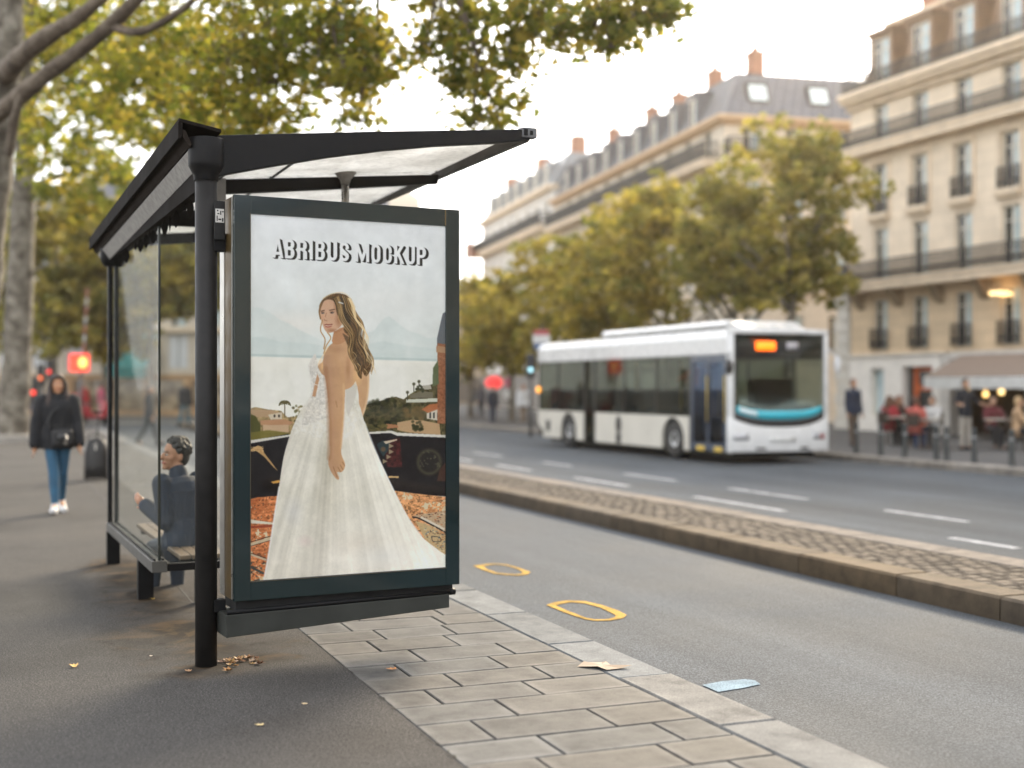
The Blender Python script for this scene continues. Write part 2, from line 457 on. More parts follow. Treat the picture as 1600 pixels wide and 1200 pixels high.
# grit gathered along the joint between asphalt and slabs
bm = MB()
for i in range(230):
    s = RND.uniform(3.0, 16); w = RND.uniform(.002, .009); L = RND.uniform(.006, .04); t = 1.735 + RND.uniform(-.02, .012)
    a = STREET @ Matrix.Translation((t, s, .001)); r = RND.uniform(0, 6)
    bm.add([(w * math.cos(q + r) * RND.uniform(.6, 1.2), L * math.sin(q) * RND.uniform(.6, 1.2), RND.uniform(.001, .005)) for q in (0, 1.05, 2.1, 3.14, 4.2, 5.2)], [(0, 1, 2, 3, 4, 5)], 0, False, a)
o = bm.build('grit', mt_edge); tag(o, kind='stuff'); o['label'] = 'dark grit and moss along the edge of the paving slabs'
# ------------------------------------------------------------------ painted markings
def paint_mat(name, col, wear=.45):
    m, nt, b = new_mat(name)
    g = noise(nt, 120, 3, .7); n2 = noise(nt, 5, 5)
    r = ramp(nt, g.outputs['Fac'], [(.36, (.06, .065, .07)), (.50, col)])
    r2 = ramp(nt, n2.outputs['Fac'], [(.3, (1 - wear,) * 3), (.62, (1.05,) * 3)])
    nt.links.new(mixc(nt, 1.0, r.outputs['Color'], r2.outputs['Color'], 'MULTIPLY'), b.inputs['Base Color'])
    b.inputs['Roughness'].default_value = .85; b.inputs['Specular IOR Level'].default_value = .08
    return m
mt_wpaint = paint_mat('white_road_paint', (.60, .60, .60)); mt_ypaint = paint_mat('yellow_road_paint', (.62, .38, .07), .45); mt_bpaint = paint_mat('pale_blue_road_paint', (.29, .39, .46), .35)
def dash(t0, t1, s0, s1):
    o = structure(MB().add([(t0, s0, 0), (t1, s0, 0), (t1, s1, 0), (t0, s1, 0)], [(0, 1, 2, 3)]).build('lane_marking', mt_wpaint, loc=(0, 0, Z_ROAD + .004))); o.rotation_euler[2] = ANG
for s0, s1 in ((2, 4.6), (7.5, 9.3), (10.35, 11.35), (14.6, 17.0), (19.2, 21.4), (23.5, 25.4), (27, 29), (31, 33), (35, 37), (39, 41), (43, 45)):
    dash(9.62, 9.76, s0, s1)
for s0, s1 in ((2, 4), (6.5, 8.2), (9.6, 10.7), (12.6, 14.2), (16, 18.2), (20, 22), (24.5, 26), (28.5, 30.5), (33, 35), (37, 39), (41, 43)):
    dash(10.95, 11.08, s0, s1)
for s0, s1, t0 in ((28.5, 33.5, 9.1), (30.5, 34.5, 9.95), (36.5, 42, 9.2)):
    dash(t0, t0 + .5, s0, s1)
def painted_ring(outer, inner, mat, name='road_marking'):
    z = Z_ROAD + .005
    A = [gnd(x, y, z) for x, y in outer]; B = [gnd(x, y, z) for x, y in inner]
    n = len(A)
    c = sum(A, Vector()) / n
    V = [p - c for p in A] + [p - c for p in B]
    o = MB().add(V, [(i, (i + 1) % n, n + (i + 1) % n, n + i) for i in range(n)]).build(name, mat, loc=c)
    return structure(o)
def zc(l, ox=700, oy=700, k=3.0): return [(ox + a / k, oy + b / k) for a, b in l]
painted_ring(zc([(460, 735), (500, 722), (560, 714), (640, 717), (720, 735), (790, 758), (838, 782), (820, 797), (760, 808), (690, 809), (640, 802), (540, 768)]),
             zc([(505, 738), (530, 730), (575, 722), (640, 727), (710, 746), (762, 770), (790, 785), (775, 795), (740, 802), (690, 803), (650, 796), (560, 762)]), mt_ypaint)
painted_ring(zc([(118, 552), (165, 545), (215, 541), (270, 545), (330, 560), (365, 573), (388, 581), (372, 592), (330, 597), (270, 594), (220, 589), (165, 571)]),
             zc([(165, 555), (190, 549), (220, 545), (268, 549), (318, 563), (345, 577), (352, 583), (345, 588), (320, 592), (275, 589), (230, 584), (185, 568)]), mt_ypaint)
z = Z_ROAD + .005
P = [gnd(x, y, z) for x, y in ((1097, 1070), (1130, 1064), (1165, 1061), (1180, 1063), (1188, 1069), (1160, 1075), (1122, 1081))]
c = sum(P, Vector()) / len(P)
structure(MB().add([p - c for p in P], [tuple(range(len(P)))]).build('road_marking', mt_bpaint, loc=c))
# ================================================================== BUS SHELTER
mt_black = M('charcoal_steel', (.0085, .0085, .009), .5, .0, .25, 9, .03, 200, spec=.14, rvar=.1)
mt_fascia = M('dark_brown_fascia', (.0125, .0105, .0095), .8, 0, .25, 5, spec=.03)
mt_post = M('post_paint', (.019, .018, .0175), .5, .0, .25, 14, .05, 160, spec=.2)
mt_railm = M('weathered_rail', (.085, .082, .074), .5, .2, .2, 8)
mt_chrome = M('brushed_steel', (.55, .52, .47), .28, 1.0, .1, 12)
mt_decal = M('black_leaf_cutout', (.010, .009, .008), .95, spec=.05)
mt_pane = glass_mat('shelter_glass', (.975, .985, .97), .07, .01, .014, (.55, .56, .52), True)
mt_wood = M('bench_slat', (.12, .085, .055), .5, 0, .3, 12)
def panel_mat():
    m, nt, b = new_mat('opal_roof_panel')
    n = noise(nt, 3.0, 5, .6, dist=.4); r = ramp(nt, n.outputs['Fac'], [(.3, (.66, .65, .62)), (.55, (.82, .81, .78)), (.75, (.92, .91, .88))])
    n2 = noise(nt, 26, 4); r2 = ramp(nt, n2.outputs['Fac'], [(.3, (.82,) * 3), (.55, (1.02,) * 3)])
    c = mixc(nt, 1.0, r.outputs['Color'], r2.outputs['Color'], 'MULTIPLY')
    nt.links.new(c, b.inputs['Base Color']); b.inputs['Roughness'].default_value = .3
    tl = nt.nodes.new('ShaderNodeBsdfTranslucent'); nt.links.new(c, tl.inputs['Color'])
    mx = nt.nodes.new('ShaderNodeMixShader'); mx.inputs[0].default_value = .72
    nt.links.new(b.outputs[0], mx.inputs[1]); nt.links.new(tl.outputs[0], mx.inputs[2])
    nt.links.new(mx.outputs[0], nt.nodes['Material Output'].inputs['Surface'])
    return m
mt_opal = panel_mat()
mt_soffit = M('speckled_soffit', (.30, .285, .26), .6, 0, .3, 22)

SROT = math.atan2(.401, .916)
sh = thing('bus_shelter', 'dark steel and glass bus shelter with sloping translucent roof', 'bus shelter', (-1.699, 7.11, 0), SROT)
def dz(a): return -.028 * max(0, a - .4)
# front post and its cup
b = MB(); b.tube([(0, 0, -.02), (0, 0, 2.74)], .060, 32)
post = b.build('post', mt_post, sh)
b = MB(); b.lathe([(.066, 2.69), (.068, 2.715), (.078, 2.735), (.086, 2.752), (.096, 2.77), (.0975, 2.79), (.0985, 2.925)], n=40)
b.build('post_cap', mt_black, post, bev=.003)
# rear post: two slim uprights, cap, foot
p2 = MB().box(-.045, -.008, 4.44, 4.50, .30, 2.66).box(.010, .045, 4.44, 4.50, .30, 2.66).build('post', mt_black, sh, bev=.003)
MB().lathe([(.07, 2.60), (.095, 2.625), (.108, 2.66), (.108, 2.80)], (0, 4.47, 0), 32).build('post_cap', mt_black, p2, bev=.003)
for a in (4.47, 2.44):
    MB().box(-.055, .055, a - .04, a + .04, -.02, .285).build('leg', mt_black, sh, bev=.004)
# roof
def zr(c): return 2.935 + .098 * c          # underside of the roof panels
roof = MB().hexa([(-.16, -.075, 2.995), (.07, -.075, 2.952), (-.16, 4.9, 2.995 + dz(4.9)), (.07, 4.9, 2.952 + dz(4.9)),
                  (-.16, -.075, 3.015), (.07, -.075, 2.972), (-.16, 4.9, 3.015 + dz(4.9)), (.07, 4.9, 2.972 + dz(4.9))]).build('roof', mt_fascia, sh, bev=.003)
def strip(name, prof, a0, a1, mat, parent=roof, dza=True, bev=.003):
    """profile (c, z) swept along the shelter, following its slight fall"""
    n = len(prof)
    v = [(c, a0, z + (dz(a0) if dza else 0)) for c, z in prof] + [(c, a1, z + (dz(a1) if dza else 0)) for c, z in prof]
    f = [tuple(range(n)), tuple(reversed(range(n, 2 * n)))] + [((i + 1) % n, i, i + n, (i + 1) % n + n) for i in range(n)]
    return MB().add(v, f).build(name, mat, parent, fix=True, bev=bev)
strip('rear_fascia', [(-.163, 2.905), (-.148, 2.90), (-.140, 2.93), (-.140, 2.992), (-.163, 2.992)], -.07, 4.88, mt_fascia)
strip('gutter', [(-.138, 2.915), (-.118, 2.885), (-.100, 2.862), (-.088, 2.875), (-.12, 2.95), (-.138, 2.96)], -.06, 4.86, M('brown_gutter', (.022, .017, .014), .8, spec=.05))
strip('soffit_panel', [(-.096, 2.855), (-.040, 2.765), (-.034, 2.772), (-.086, 2.868)], .02, 4.80, mt_soffit)
strip('rear_beam', [(-.036, 2.650), (.036, 2.650), (.036, 2.80), (-.036, 2.775)], .055, 4.42, mt_fascia, dza=False)
prof = [(.06, 2.945), (.06, 2.715), (.12, 2.735), (.35, 2.792), (.70, 2.872), (1.03, 2.935), (1.35, 2.985), (1.72, 3.030), (1.96, 3.062), (1.96, 3.132), (1.0, 3.042)]
b = MB(); n = len(prof)
b.prism(prof, -.035, .030, 'y')
b.build('cantilever_beam', mt_black, roof, fix=True, bev=.004)
b = MB().box(1.905, 2.005, -.045, .028, 3.078, 3.140); b.build('beam_end_cap', M('grey_cap', (.10, .10, .105), .45), roof, bev=.004)
MB().box(1.915, 1.94, -.049, -.0455, 3.088, 3.128).box(1.955, 1.975, -.049, -.0455, 3.094, 3.120).build('bolt', mt_black, roof)
for a in (1.53, 3.02, 4.50):
    pr = [(.06, 2.835), (.7, 2.90), (1.30, 2.965), (1.93, 3.035), (1.93, 3.10), (.06, zr(.06) - .004)]
    MB().prism([(c, z + dz(a) * .5) for c, z in pr], a - .03, a + .03, 'y').build('cross_beam', mt_black, roof, fix=True, bev=.003)
strip('front_fascia', [(1.93, 3.058), (1.985, 3.066), (1.985, 3.142), (1.93, 3.132)], .03, 4.86, M('fascia_brown', (.030, .026, .023), .5, spec=.2), dza=False)
for a0, a1 in ((.032, 1.498), (1.562, 2.988), (3.052, 4.468), (4.532, 4.84)):
    for c0, c1 in ((.07, .352), (.358, .716), (.722, 1.928)):
        d0, d1 = dz(a0) * .5, dz(a1) * .5
        MB().hexa([(c0, a0, zr(c0) + d0), (c1, a0, zr(c1) + d0), (c0, a1, zr(c0) + d1), (c1, a1, zr(c1) + d1),
                   (c0, a0, zr(c0) + .012 + d0), (c1, a0, zr(c1) + .012 + d0), (c0, a1, zr(c0) + .012 + d1), (c1, a1, zr(c1) + .012 + d1)]).build('roof_panel', mt_opal, roof)
for c in (.355, .719):
    MB().hexa([(c - .006, .03, zr(c) - .010), (c + .006, .03, zr(c) - .010), (c - .006, 4.84, zr(c) - .010 - .06), (c + .006, 4.84, zr(c) - .010 - .06),
               (c - .006, .03, zr(c) + .016), (c + .006, .03, zr(c) + .016), (c - .006, 4.84, zr(c) + .016 - .06), (c + .006, 4.84, zr(c) + .016 - .06)]).build('panel_joint', mt_black, roof)
MB().box(.33, .40, 1.49, 1.50, 2.80, 2.955).build('bracket_plate', M('pale_bracket', (.22, .21, .20), .4, .6), roof)
# stainless column below the roof
b = MB(); b.tube([(1.22, 1.45, -.02), (1.22, 1.45, 2.96)], .027, 24); col = b.build('column', mt_chrome, sh)
MB().lathe([(.028, 2.955), (.040, 2.995), (.075, 3.035), (.078, 3.050)], (1.22, 1.45, 0), 28).build('column_head', mt_soffit, col)
# rails and glass
rail = MB().box(-.052, .052, 1.735, 4.515, .285, .362).build('bottom_rail', mt_railm, sh, bev=.004)
MB().box(-.036, -.022, 1.76, 4.44, .363, .376).box(.020, .034, 1.76, 4.44, .363, .376).build('glazing_bead', mt_black, rail)
MB().box(.054, 1.18, 1.742, 1.80, .290, .340).build('bottom_rail', mt_black, sh, bev=.003)
MB().box(-.005, .005, 1.80, 4.437, .363, 2.649).build('glass_panel', mt_pane, sh)
MB().box(.012, 1.16, 1.765, 1.775, .341, 2.649).build('glass_panel', mt_pane, sh)
MB().box(-.006, .011, 1.764, 1.776, .363, 2.649).build('glass_edge_strip', M('dark_glass_edge', (.03, .035, .03), .2), sh)
MB().box(.03, 1.16, 1.742, 1.80, 2.652, 2.72).build('glass_header', mt_black, sh)
# leaf shaped cut-outs hanging in a row below the rear beam
lf = [(0, 0), (.012, -.02), (.034, -.05), (.040, -.09), (.032, -.13), (.014, -.175), (-.004, -.20), (-.020, -.17), (-.034, -.12), (-.034, -.075), (-.018, -.03)]
for a, k, w in ((.45, 1.0, 1.0), (.62, .45, .5), (.96, 1.0, 1.0), (1.21, .95, .35), (1.43, 1.0, 1.05), (1.95, 1.05, 1.1), (2.12, .5, .5), (2.30, .95, 1.0), (2.61, .95, 1.1), (2.88, .6, .6), (3.43, 1.05, 1.2), (3.62, .7, .7), (3.85, 1.0, 1.2), (4.1, .8, .9)):
    k *= .56; w *= .55
    MB().prism([(y * w - .012, 2.650 + z * k) for y, z in lf], a - .002, a + .002, 'y').build('hanging_leaf', mt_decal, sh)
# bench
bench = MB()
for k in range(4): bench.box(.17 + .085 * k, .245 + .085 * k, 1.95, 4.25, .335, .365)
bench.build('bench_seat', mt_wood, sh, bev=.004)
for a in (2.1, 4.1): MB().box(.19, .48, a - .03, a + .03, .29, .334).box(.30, .37, a - .03, a + .03, -.02, .289).build('bench_support', mt_black, sh)

# ================================================================== POSTER PANEL
PROT = math.atan2(.4592, .8887)
P0 = Vector((-1.508, 6.95, 0))
PM = Matrix.Translation(P0) @ Matrix.Rotation(PROT, 4, 'Z')
pn = thing('advertising_panel', 'tall framed poster panel of a bride, hung on the front post of the bus shelter', 'poster panel', P0, PROT)
def teal_mat():
    m, nt, b = new_mat('teal_black_glass')
    n = noise(nt, 1.6, 4, .6); r = ramp(nt, n.outputs['Fac'], [(.3, (.003, .0105, .0115)), (.7, (.007, .020, .022))])
    nt.links.new(r.outputs['Color'], b.inputs['Base Color']); b.inputs['Roughness'].default_value = .09
    b.inputs['Specular IOR Level'].default_value = .6; b.inputs['Coat Weight'].default_value = .15; b.inputs['Coat Roughness'].default_value = .03
    n2 = noise(nt, 2.2, 3); bump(nt, b, n2.outputs['Fac'], .06, .02)
    return m
mt_teal = teal_mat()
mt_brass = M('bronze_casing', (.13, .085, .032), .42, .5, .3, 7)
mt_alu = M('pale_trim', (.42, .41, .38), .35, .7, .15, 10)
mt_box = M('grey_green_steel', (.034, .036, .032), .55, .0, .2, 5, .03, 160, spec=.2)
mt_void = M('black_recess', (.006, .006, .006), .8)
cs = MB().box(.0, 1.346, .034, .30, .382, 2.590).build('casing', mt_brass, pn, bev=.006)
MB().box(-.004, -.0005, .036, .046, .39, 2.585).box(-.004, -.0005, .20, .29, .39, 2.585).build('edge_trim', mt_alu, cs)
W1, W2, Z1, Z2 = .0918, 1.2606, .487, 2.494
fr = MB()
fr.box(0, W1, 0, .032, .382, 2.594); fr.box(W2, 1.348, 0, .032, .382, 2.594)
fr.box(W1 + .0005, W2 - .0005, .0008, .032, .382, Z1); fr.box(W1 + .0005, W2 - .0005, .0008, .032, Z2, 2.5935)
frame = fr.build('frame', mt_teal, pn, bev=.0015)
MB().box(W1 - .004, W1 - .0004, -.0015, .004, Z1 - .004, Z2 + .004).box(W1 - .004, W2 + .004, -.0015, .004, Z1 - .0055, Z1 - .0022).build('inner_bead', M('bead_bronze', (.09, .07, .04), .4, .5), frame)
MB().box(W2 - .008, W2 - .001, -.004, .0, 2.497, 2.588).build('latch', mt_brass, frame, bev=.001)
MB().box(.02, 1.325, .05, .27, .325, .381).build('recess', mt_void, pn)
gr = MB(); gr.tube([(-.035, .02, .322), (1.30, .02, .338)], .0125, 14)
gr.tube([(1.29, .02, .338), (1.325, .02, .3385)], .019, 14); gr.build('grab_rail', mt_black, pn)
lb = MB(); q = [(-.042, .186), (1.286, .247), (1.286, .326), (-.042, .309)]
lb.prism(q, .008, .27, 'y'); lb.build('lower_box', mt_box, pn, fix=True, bev=.004)
for q0, q1 in ((.30, .37), (2.30, 2.40)): MB().box(-.066, -.001, .17, .24, q0, q1).build('bracket', mt_black, pn, bev=.004)
sg = MB().box(-.072, -.012, .145, .16, 2.36, 2.575).build('control_box', mt_void, pn, bev=.004)
st_ = MB().box(-.066, -.018, .1435, .1448, 2.455, 2.53)
sk = st_.build('sticker', M('white_sticker', (.62, .60, .56), .6), sg)
bl = MB()
for (x, z, w, h) in ((-.060, 2.462, .006, .03), (-.05, 2.468, .016, .008), (-.030, 2.46, .008, .02), (-.056, 2.50, .012, .006), (-.040, 2.497, .006, .022), (-.03, 2.512, .010, .006), (-.058, 2.516, .008, .008)):
    bl.box(x, x + w, .1428, .1434, z, z + h)
bl.build('print', mt_void, sk)
# ------------------------------------------------------------------ the printed poster
NW, NH = 500, 858
ww = np.linspace(W1 - .003, W2 + .003, NW); zz = np.linspace(Z2 + .003, Z1 - .003, NH)
WW, ZZ = np.meshgrid(ww, zz)
wx = P0.x + WW * .8887; wy = P0.y + WW * .4592
PX = CXP + FPX * wx / wy; PY = HYP - FPX * (ZZ - CAMH) / wy          # the print is laid out in the photo's own rows and columns
IMG = np.zeros((NH, NW, 3))
def pn_noise(scale, seed, oct=4):
    r = np.random.RandomState(seed); out = np.zeros((NH, NW)); amp = 1; tot = 0
    for o in range(oct):
        gw, gh = max(2, int(NW / scale * 2 ** o)) + 2, max(2, int(NH / scale * 2 ** o)) + 2
        g = r.rand(gh, gw); xi = np.linspace(0, gw - 2.001, NW); yi = np.linspace(0, gh - 2.001, NH)
        x0 = xi.astype(int); y0 = yi.astype(int); fx = xi - x0; fy = (yi - y0)[:, None]
        fx = fx * fx * (3 - 2 * fx); fy = fy * fy * (3 - 2 * fy)
        a = g[y0][:, x0] * (1 - fx) + g[y0][:, x0 + 1] * fx; bq = g[y0 + 1][:, x0] * (1 - fx) + g[y0 + 1][:, x0 + 1] * fx
        out += amp * (a * (1 - fy) + bq * fy); tot += amp; amp *= .55
    return out / tot
def inpoly(poly, X=None, Y=None):
    X = PX if X is None else X; Y = PY if Y is None else Y
    r = np.zeros(X.shape, bool); n = len(poly)
    for i in range(n):
        x0, y0 = poly[i]; x1, y1 = poly[(i + 1) % n]
        if y0 == y1: continue
        c = ((Y >= y0) != (Y >= y1)); xin = x0 + (Y - y0) * (x1 - x0) / (y1 - y0)
        r ^= c & (X < xin)
    return r
def soften(a, r):
    a = a.astype(float)
    for _ in range(int(r)):
        p = np.pad(a, 1, mode='edge'); a = (p[:-2, 1:-1] + p[2:, 1:-1] + p[1:-1, :-2] + p[1:-1, 2:] + 2 * a) / 6
    return a
def put_c(alpha, col):
    global IMG
    col = np.array(col, float)
    if col.ndim == 1: col = col[None, None, :]
    IMG = IMG * (1 - alpha[..., None]) + col * alpha[..., None]
def spline(pts, k=6):
    P = [pts[0]] + list(pts) + [pts[-1]]; out = []
    for i in range(1, len(P) - 2):
        p0, p1, p2, p3 = [np.array(p, float) for p in P[i - 1:i + 3]]
        for t in np.linspace(0, 1, k, endpoint=False):
            out.append(tuple(.5 * ((2 * p1) + (-p0 + p2) * t + (2 * p0 - 5 * p1 + 4 * p2 - p3) * t * t + (-p0 + 3 * p1 - 3 * p2 + p3) * t ** 3)))
    out.append(tuple(pts[-1])); return out
def area(pts, col, soft=1, alpha=1.0, smooth=False):
    if smooth: pts = spline(list(pts) + [pts[0]])
    put_c(soften(inpoly(pts), soft) * alpha, col)
def stroke(pts, w, col, alpha=1.0, soft=.6, taper=False):
    pts = spline(pts, 5); x0 = min(p[0] for p in pts) - w - 3; x1 = max(p[0] for p in pts) + w + 3; y0 = min(p[1] for p in pts) - w - 3; y1 = max(p[1] for p in pts) + w + 3
    m = (PX > x0) & (PX < x1) & (PY > y0) & (PY < y1)
    if not m.any(): return
    X = PX[m]; Y = PY[m]; A = np.zeros(X.shape); n = len(pts) - 1
    for i in range(n):
        ax, ay = pts[i]; bx, by = pts[i + 1]; L = (bx - ax) ** 2 + (by - ay) ** 2 + 1e-9
        t = np.clip(((X - ax) * (bx - ax) + (Y - ay) * (by - ay)) / L, 0, 1)
        hw = w / 2 * ((1 - (i + .5) / n) if taper else 1)
        d = np.hypot(X - ax - t * (bx - ax), Y - ay - t * (by - ay))
        A = np.maximum(A, np.clip((hw - d) / soft + .5, 0, 1))
    full = np.zeros(PX.shape); full[m] = A * alpha; put_c(full, col)
def blob(cx, cy, rx, ry, col, alpha=1.0, e=2.0, rot=0.0):
    c, s_ = math.cos(rot), math.sin(rot); dx = PX - cx; dy = PY - cy
    d = np.sqrt(((dx * c + dy * s_) / rx) ** 2 + ((-dx * s_ + dy * c) / ry) ** 2)
    put_c(np.clip((1 - d) * e, 0, 1) * alpha, col)
N1 = pn_noise(90, 1); N2 = pn_noise(26, 2); N3 = pn_noise(8, 3); N4 = pn_noise(40, 4); N5 = pn_noise(4, 6, 2)
# sky with soft cloud, distant hills, bright sea
t = np.clip((PY - 334) / 230, 0, 1)[..., None]
IMG = np.array([238, 239, 239.]) * (1 - t) + np.array([226, 229, 222.]) * t
IMG += ((N1 - .5) * 26)[..., None] * np.array([1, 1, 1.05]) + ((N4 - .5) * 10)[..., None]
blob(470, 505, 90, 26, (240, 233, 222), .55, 1.2); blob(600, 470, 120, 40, (240, 238, 232), .5, 1.2)
def hill_(pts, col, r, al):
    m = soften(inpoly(pts + [(704, 575), (386, 575)]), r); put_c(m * al * np.clip(1.25 - (PY - 480) / 110, .35, 1) * (.85 + .3 * N2), col)
hill_([(386, 482), (405, 480), (420, 486), (436, 498), (452, 505), (470, 516), (500, 530), (530, 545), (560, 550), (704, 556)], (206, 216, 211), 6, .5)
hill_([(386, 560), (530, 552), (548, 538), (562, 526), (574, 521), (586, 516), (596, 503), (603, 496), (610, 494), (617, 500), (628, 509), (640, 517), (655, 521), (668, 528), (686, 528), (704, 534)], (202, 213, 208), 5, .5)
hill_([(386, 528), (410, 526), (440, 534), (480, 536), (520, 543), (560, 541), (600, 533), (640, 541), (704, 546)], (192, 205, 200), 7, .5)
for x in (470, 505, 545, 575, 640): blob(x, RND.uniform(420, 560), RND.uniform(8, 16), RND.uniform(40, 80), (244, 242, 236), .28, 1.0)
hz = 556 + (PX - 392) * .027
sea = np.clip((PY - hz) / 1.6, 0, 1)
put_c(sea, np.stack([238 + (N4 - .5) * 16, 234 + (N4 - .5) * 16, 222 + (N4 - .5) * 20], -1))
put_c(np.clip(1 - np.abs(PY - hz + 1.5) / 3, 0, 1) * .5, (160, 178, 172))
# village below, left
put_c(soften(inpoly([(388, 640), (400, 636), (420, 640), (440, 642), (450, 652), (470, 650), (480, 640), (480, 700), (388, 700)]), 1), np.stack([150 + (N3 - .5) * 150, 128 + (N3 - .5) * 130, 88 + (N3 - .5) * 100], -1))
area([(393, 640), (425, 641), (442, 646), (440, 652), (393, 652)], (178, 146, 110), 1)
area([(420, 648), (442, 644), (442, 655), (424, 656)], (206, 190, 164), 1)
for x, y in ((430, 650), (437, 650), (434, 671), (440, 670), (428, 672)): blob(x, y, 2.2, 3.2, (60, 46, 40), .9)
area([(408, 657), (445, 655), (460, 660), (448, 668), (408, 664)], (186, 140, 104), 1)
area([(412, 664), (452, 664), (452, 676), (412, 676)], (198, 166, 132), 1)
area([(388, 645), (400, 650), (408, 664), (408, 690), (388, 690)], (84, 82, 42), 2)
area([(392, 676), (420, 672), (450, 676), (462, 680), (392, 690)], (120, 110, 52), 2, .9)
stroke([(446, 630), (446, 652)], 1.6, (110, 96, 70))
for a in range(9):
    th = PI * (a + .5) / 9; stroke([(446, 631), (446 - 7 * math.cos(th), 630 - 4 * math.sin(th)), (446 - 9 * math.cos(th), 634 - 2.5 * math.sin(th))], 1.6, (92, 84, 50))
for k in range(40): blob(RND.uniform(458, 480), RND.uniform(634, 668), RND.uniform(2, 4), RND.uniform(2, 3.4), RND.choice([(120, 116, 74), (84, 78, 48), (150, 132, 90)]), .8)
# hillside, right
hill = inpoly([(556, 640), (575, 632), (588, 628), (602, 625), (606, 622), (620, 620), (632, 624), (642, 616), (650, 611), (662, 606), (672, 602), (682, 598), (700, 590), (700, 690), (556, 690)])
put_c(soften(hill, 1), np.stack([86 + (N3 - .5) * 120, 78 + (N3 - .5) * 110, 50 + (N3 - .5) * 80], -1))
area([(642, 617), (660, 611), (678, 613), (678, 622), (642, 622)], (120, 112, 92), 1)
area([(636, 624), (690, 622), (690, 628), (636, 629)], (206, 204, 186), 1)
area([(660, 603), (674, 601), (676, 608), (660, 609)], (180, 172, 156), 1)
for k in range(70):
    blob(RND.uniform(574, 640), RND.uniform(624, 668), RND.uniform(4, 9), RND.uniform(3, 7), RND.choice([(40, 44, 26), (58, 58, 34), (76, 72, 40), (30, 34, 22)]), .75, 1.5)
for k in range(30): blob(RND.uniform(634, 660), RND.uniform(636, 655), RND.uniform(4, 7), RND.uniform(3, 6), RND.choice([(108, 86, 50), (92, 78, 44)]), .7, 1.5)
for k in range(16): blob(RND.uniform(652, 666), RND.uniform(601, 612), 2.5, 2.5, (64, 64, 44), .8)
for x, y in ((648, 600), (656, 596), (638, 613)):
    stroke([(x, y), (x, y + 12)], 1.3, (70, 66, 48)); blob(x, y, 3.2, 3.2, (74, 70, 46), .9)
area([(660, 640), (672, 632), (690, 630), (690, 640), (672, 646)], (176, 106, 66), 1); area([(668, 646), (690, 638), (690, 658), (668, 654)], (204, 194, 176), 1)
for x in (672, 678, 684): area([(x, 645), (x + 3, 644), (x + 3, 654), (x, 654)], (70, 68, 66), 0)
area([(622, 660), (645, 656), (662, 657), (688, 662), (690, 680), (640, 676), (622, 672)], (190, 156, 116), 1)
area([(604, 662), (622, 664), (624, 668), (606, 670)], (176, 122, 86), 1)
for k in range(22): blob(RND.uniform(646, 661), RND.uniform(657, 674), 3.5, 3, (52, 54, 32), .7)
for k in range(26): blob(RND.uniform(578, 606), RND.uniform(664, 674), 4, 2.5, RND.choice([(112, 100, 58), (86, 80, 46)]), .8)
# brick tower on the right edge
area([(684, 530), (688, 512), (693, 490), (699, 486), (699, 545), (684, 543)], (92, 98, 104), 1)
area([(685, 536), (699, 538), (699, 560), (685, 558)], (146, 92, 62), 1)
area([(683, 540), (699, 542), (699, 552), (683, 550)], (170, 130, 96), 1)
put_c(soften(inpoly([(685, 556), (699, 556), (699, 662), (685, 662)]), 1), np.stack([150 + (N5 - .5) * 60, 96 + (N5 - .5) * 44, 66 + (N5 - .5) * 36], -1))
area([(678, 575), (686, 562), (687, 600), (677, 604)], (96, 104, 72), 2)
# dark woven sofa along the back with its pale rim
area([(388, 690), (452, 678), (456, 690), (452, 785), (388, 785)], (32, 28, 28), 1)
area([(576, 676), (612, 674), (625, 677), (700, 683), (700, 776), (600, 770)], (33, 28, 28), 1)
put_c(soften(inpoly([(600, 690), (626, 684), (630, 730), (606, 730)]), 2), np.stack([70 + (N3 - .5) * 90, 32 + (N3 - .5) * 30, 30 + (N3 - .5) * 30], -1))
area([(392, 688), (455, 679), (455, 682), (392, 693)], (214, 208, 196), 1)
area([(578, 675), (613, 673), (622, 676), (700, 680), (700, 684), (622, 681), (612, 677), (578, 678)], (222, 216, 204), 1)
area([(392, 702), (404, 696), (410, 698), (414, 708), (425, 722), (436, 737), (428, 730), (414, 714), (402, 705), (392, 704)], (186, 148, 96), 1)
for k in range(60):
    x = RND.uniform(393, 413); blob(x, RND.uniform(698, 706), .9, .9, (226, 186, 130), .8)
area([(424, 753), (438, 750), (440, 754), (428, 756)], (214, 160, 80), 1)
area([(590, 694), (600, 688), (610, 692), (608, 704), (600, 714), (594, 704)], (46, 60, 62), 1); blob(600, 702, 5, 5, (108, 84, 60), .9)
for x, y in ((612, 697), (612, 706), (608, 714), (602, 721)): area([(x - 3, y - 4), (x + 5, y), (x - 3, y + 4)], (150, 134, 106), 1)
area([(600, 690), (622, 686), (622, 688), (604, 694)], (206, 190, 164), 1)
area([(608, 744), (624, 744), (624, 747), (608, 747)], (216, 178, 120), 1)
for r_, cc in ((22, (78, 74, 52)), (17, (33, 28, 28))): blob(672, 722, r_ * 1.0, r_ * 1.05, cc, .75, 5)
for k in range(26):
    a = RND.uniform(PI, 2 * PI); blob(672 + RND.uniform(8, 20) * math.cos(a), 730 + RND.uniform(4, 26) * math.sin(a), 1.6, 1.6, (96, 92, 66), .6)
area([(688, 735), (699, 720), (699, 752), (684, 752)], (82, 52, 38), 3, .8)
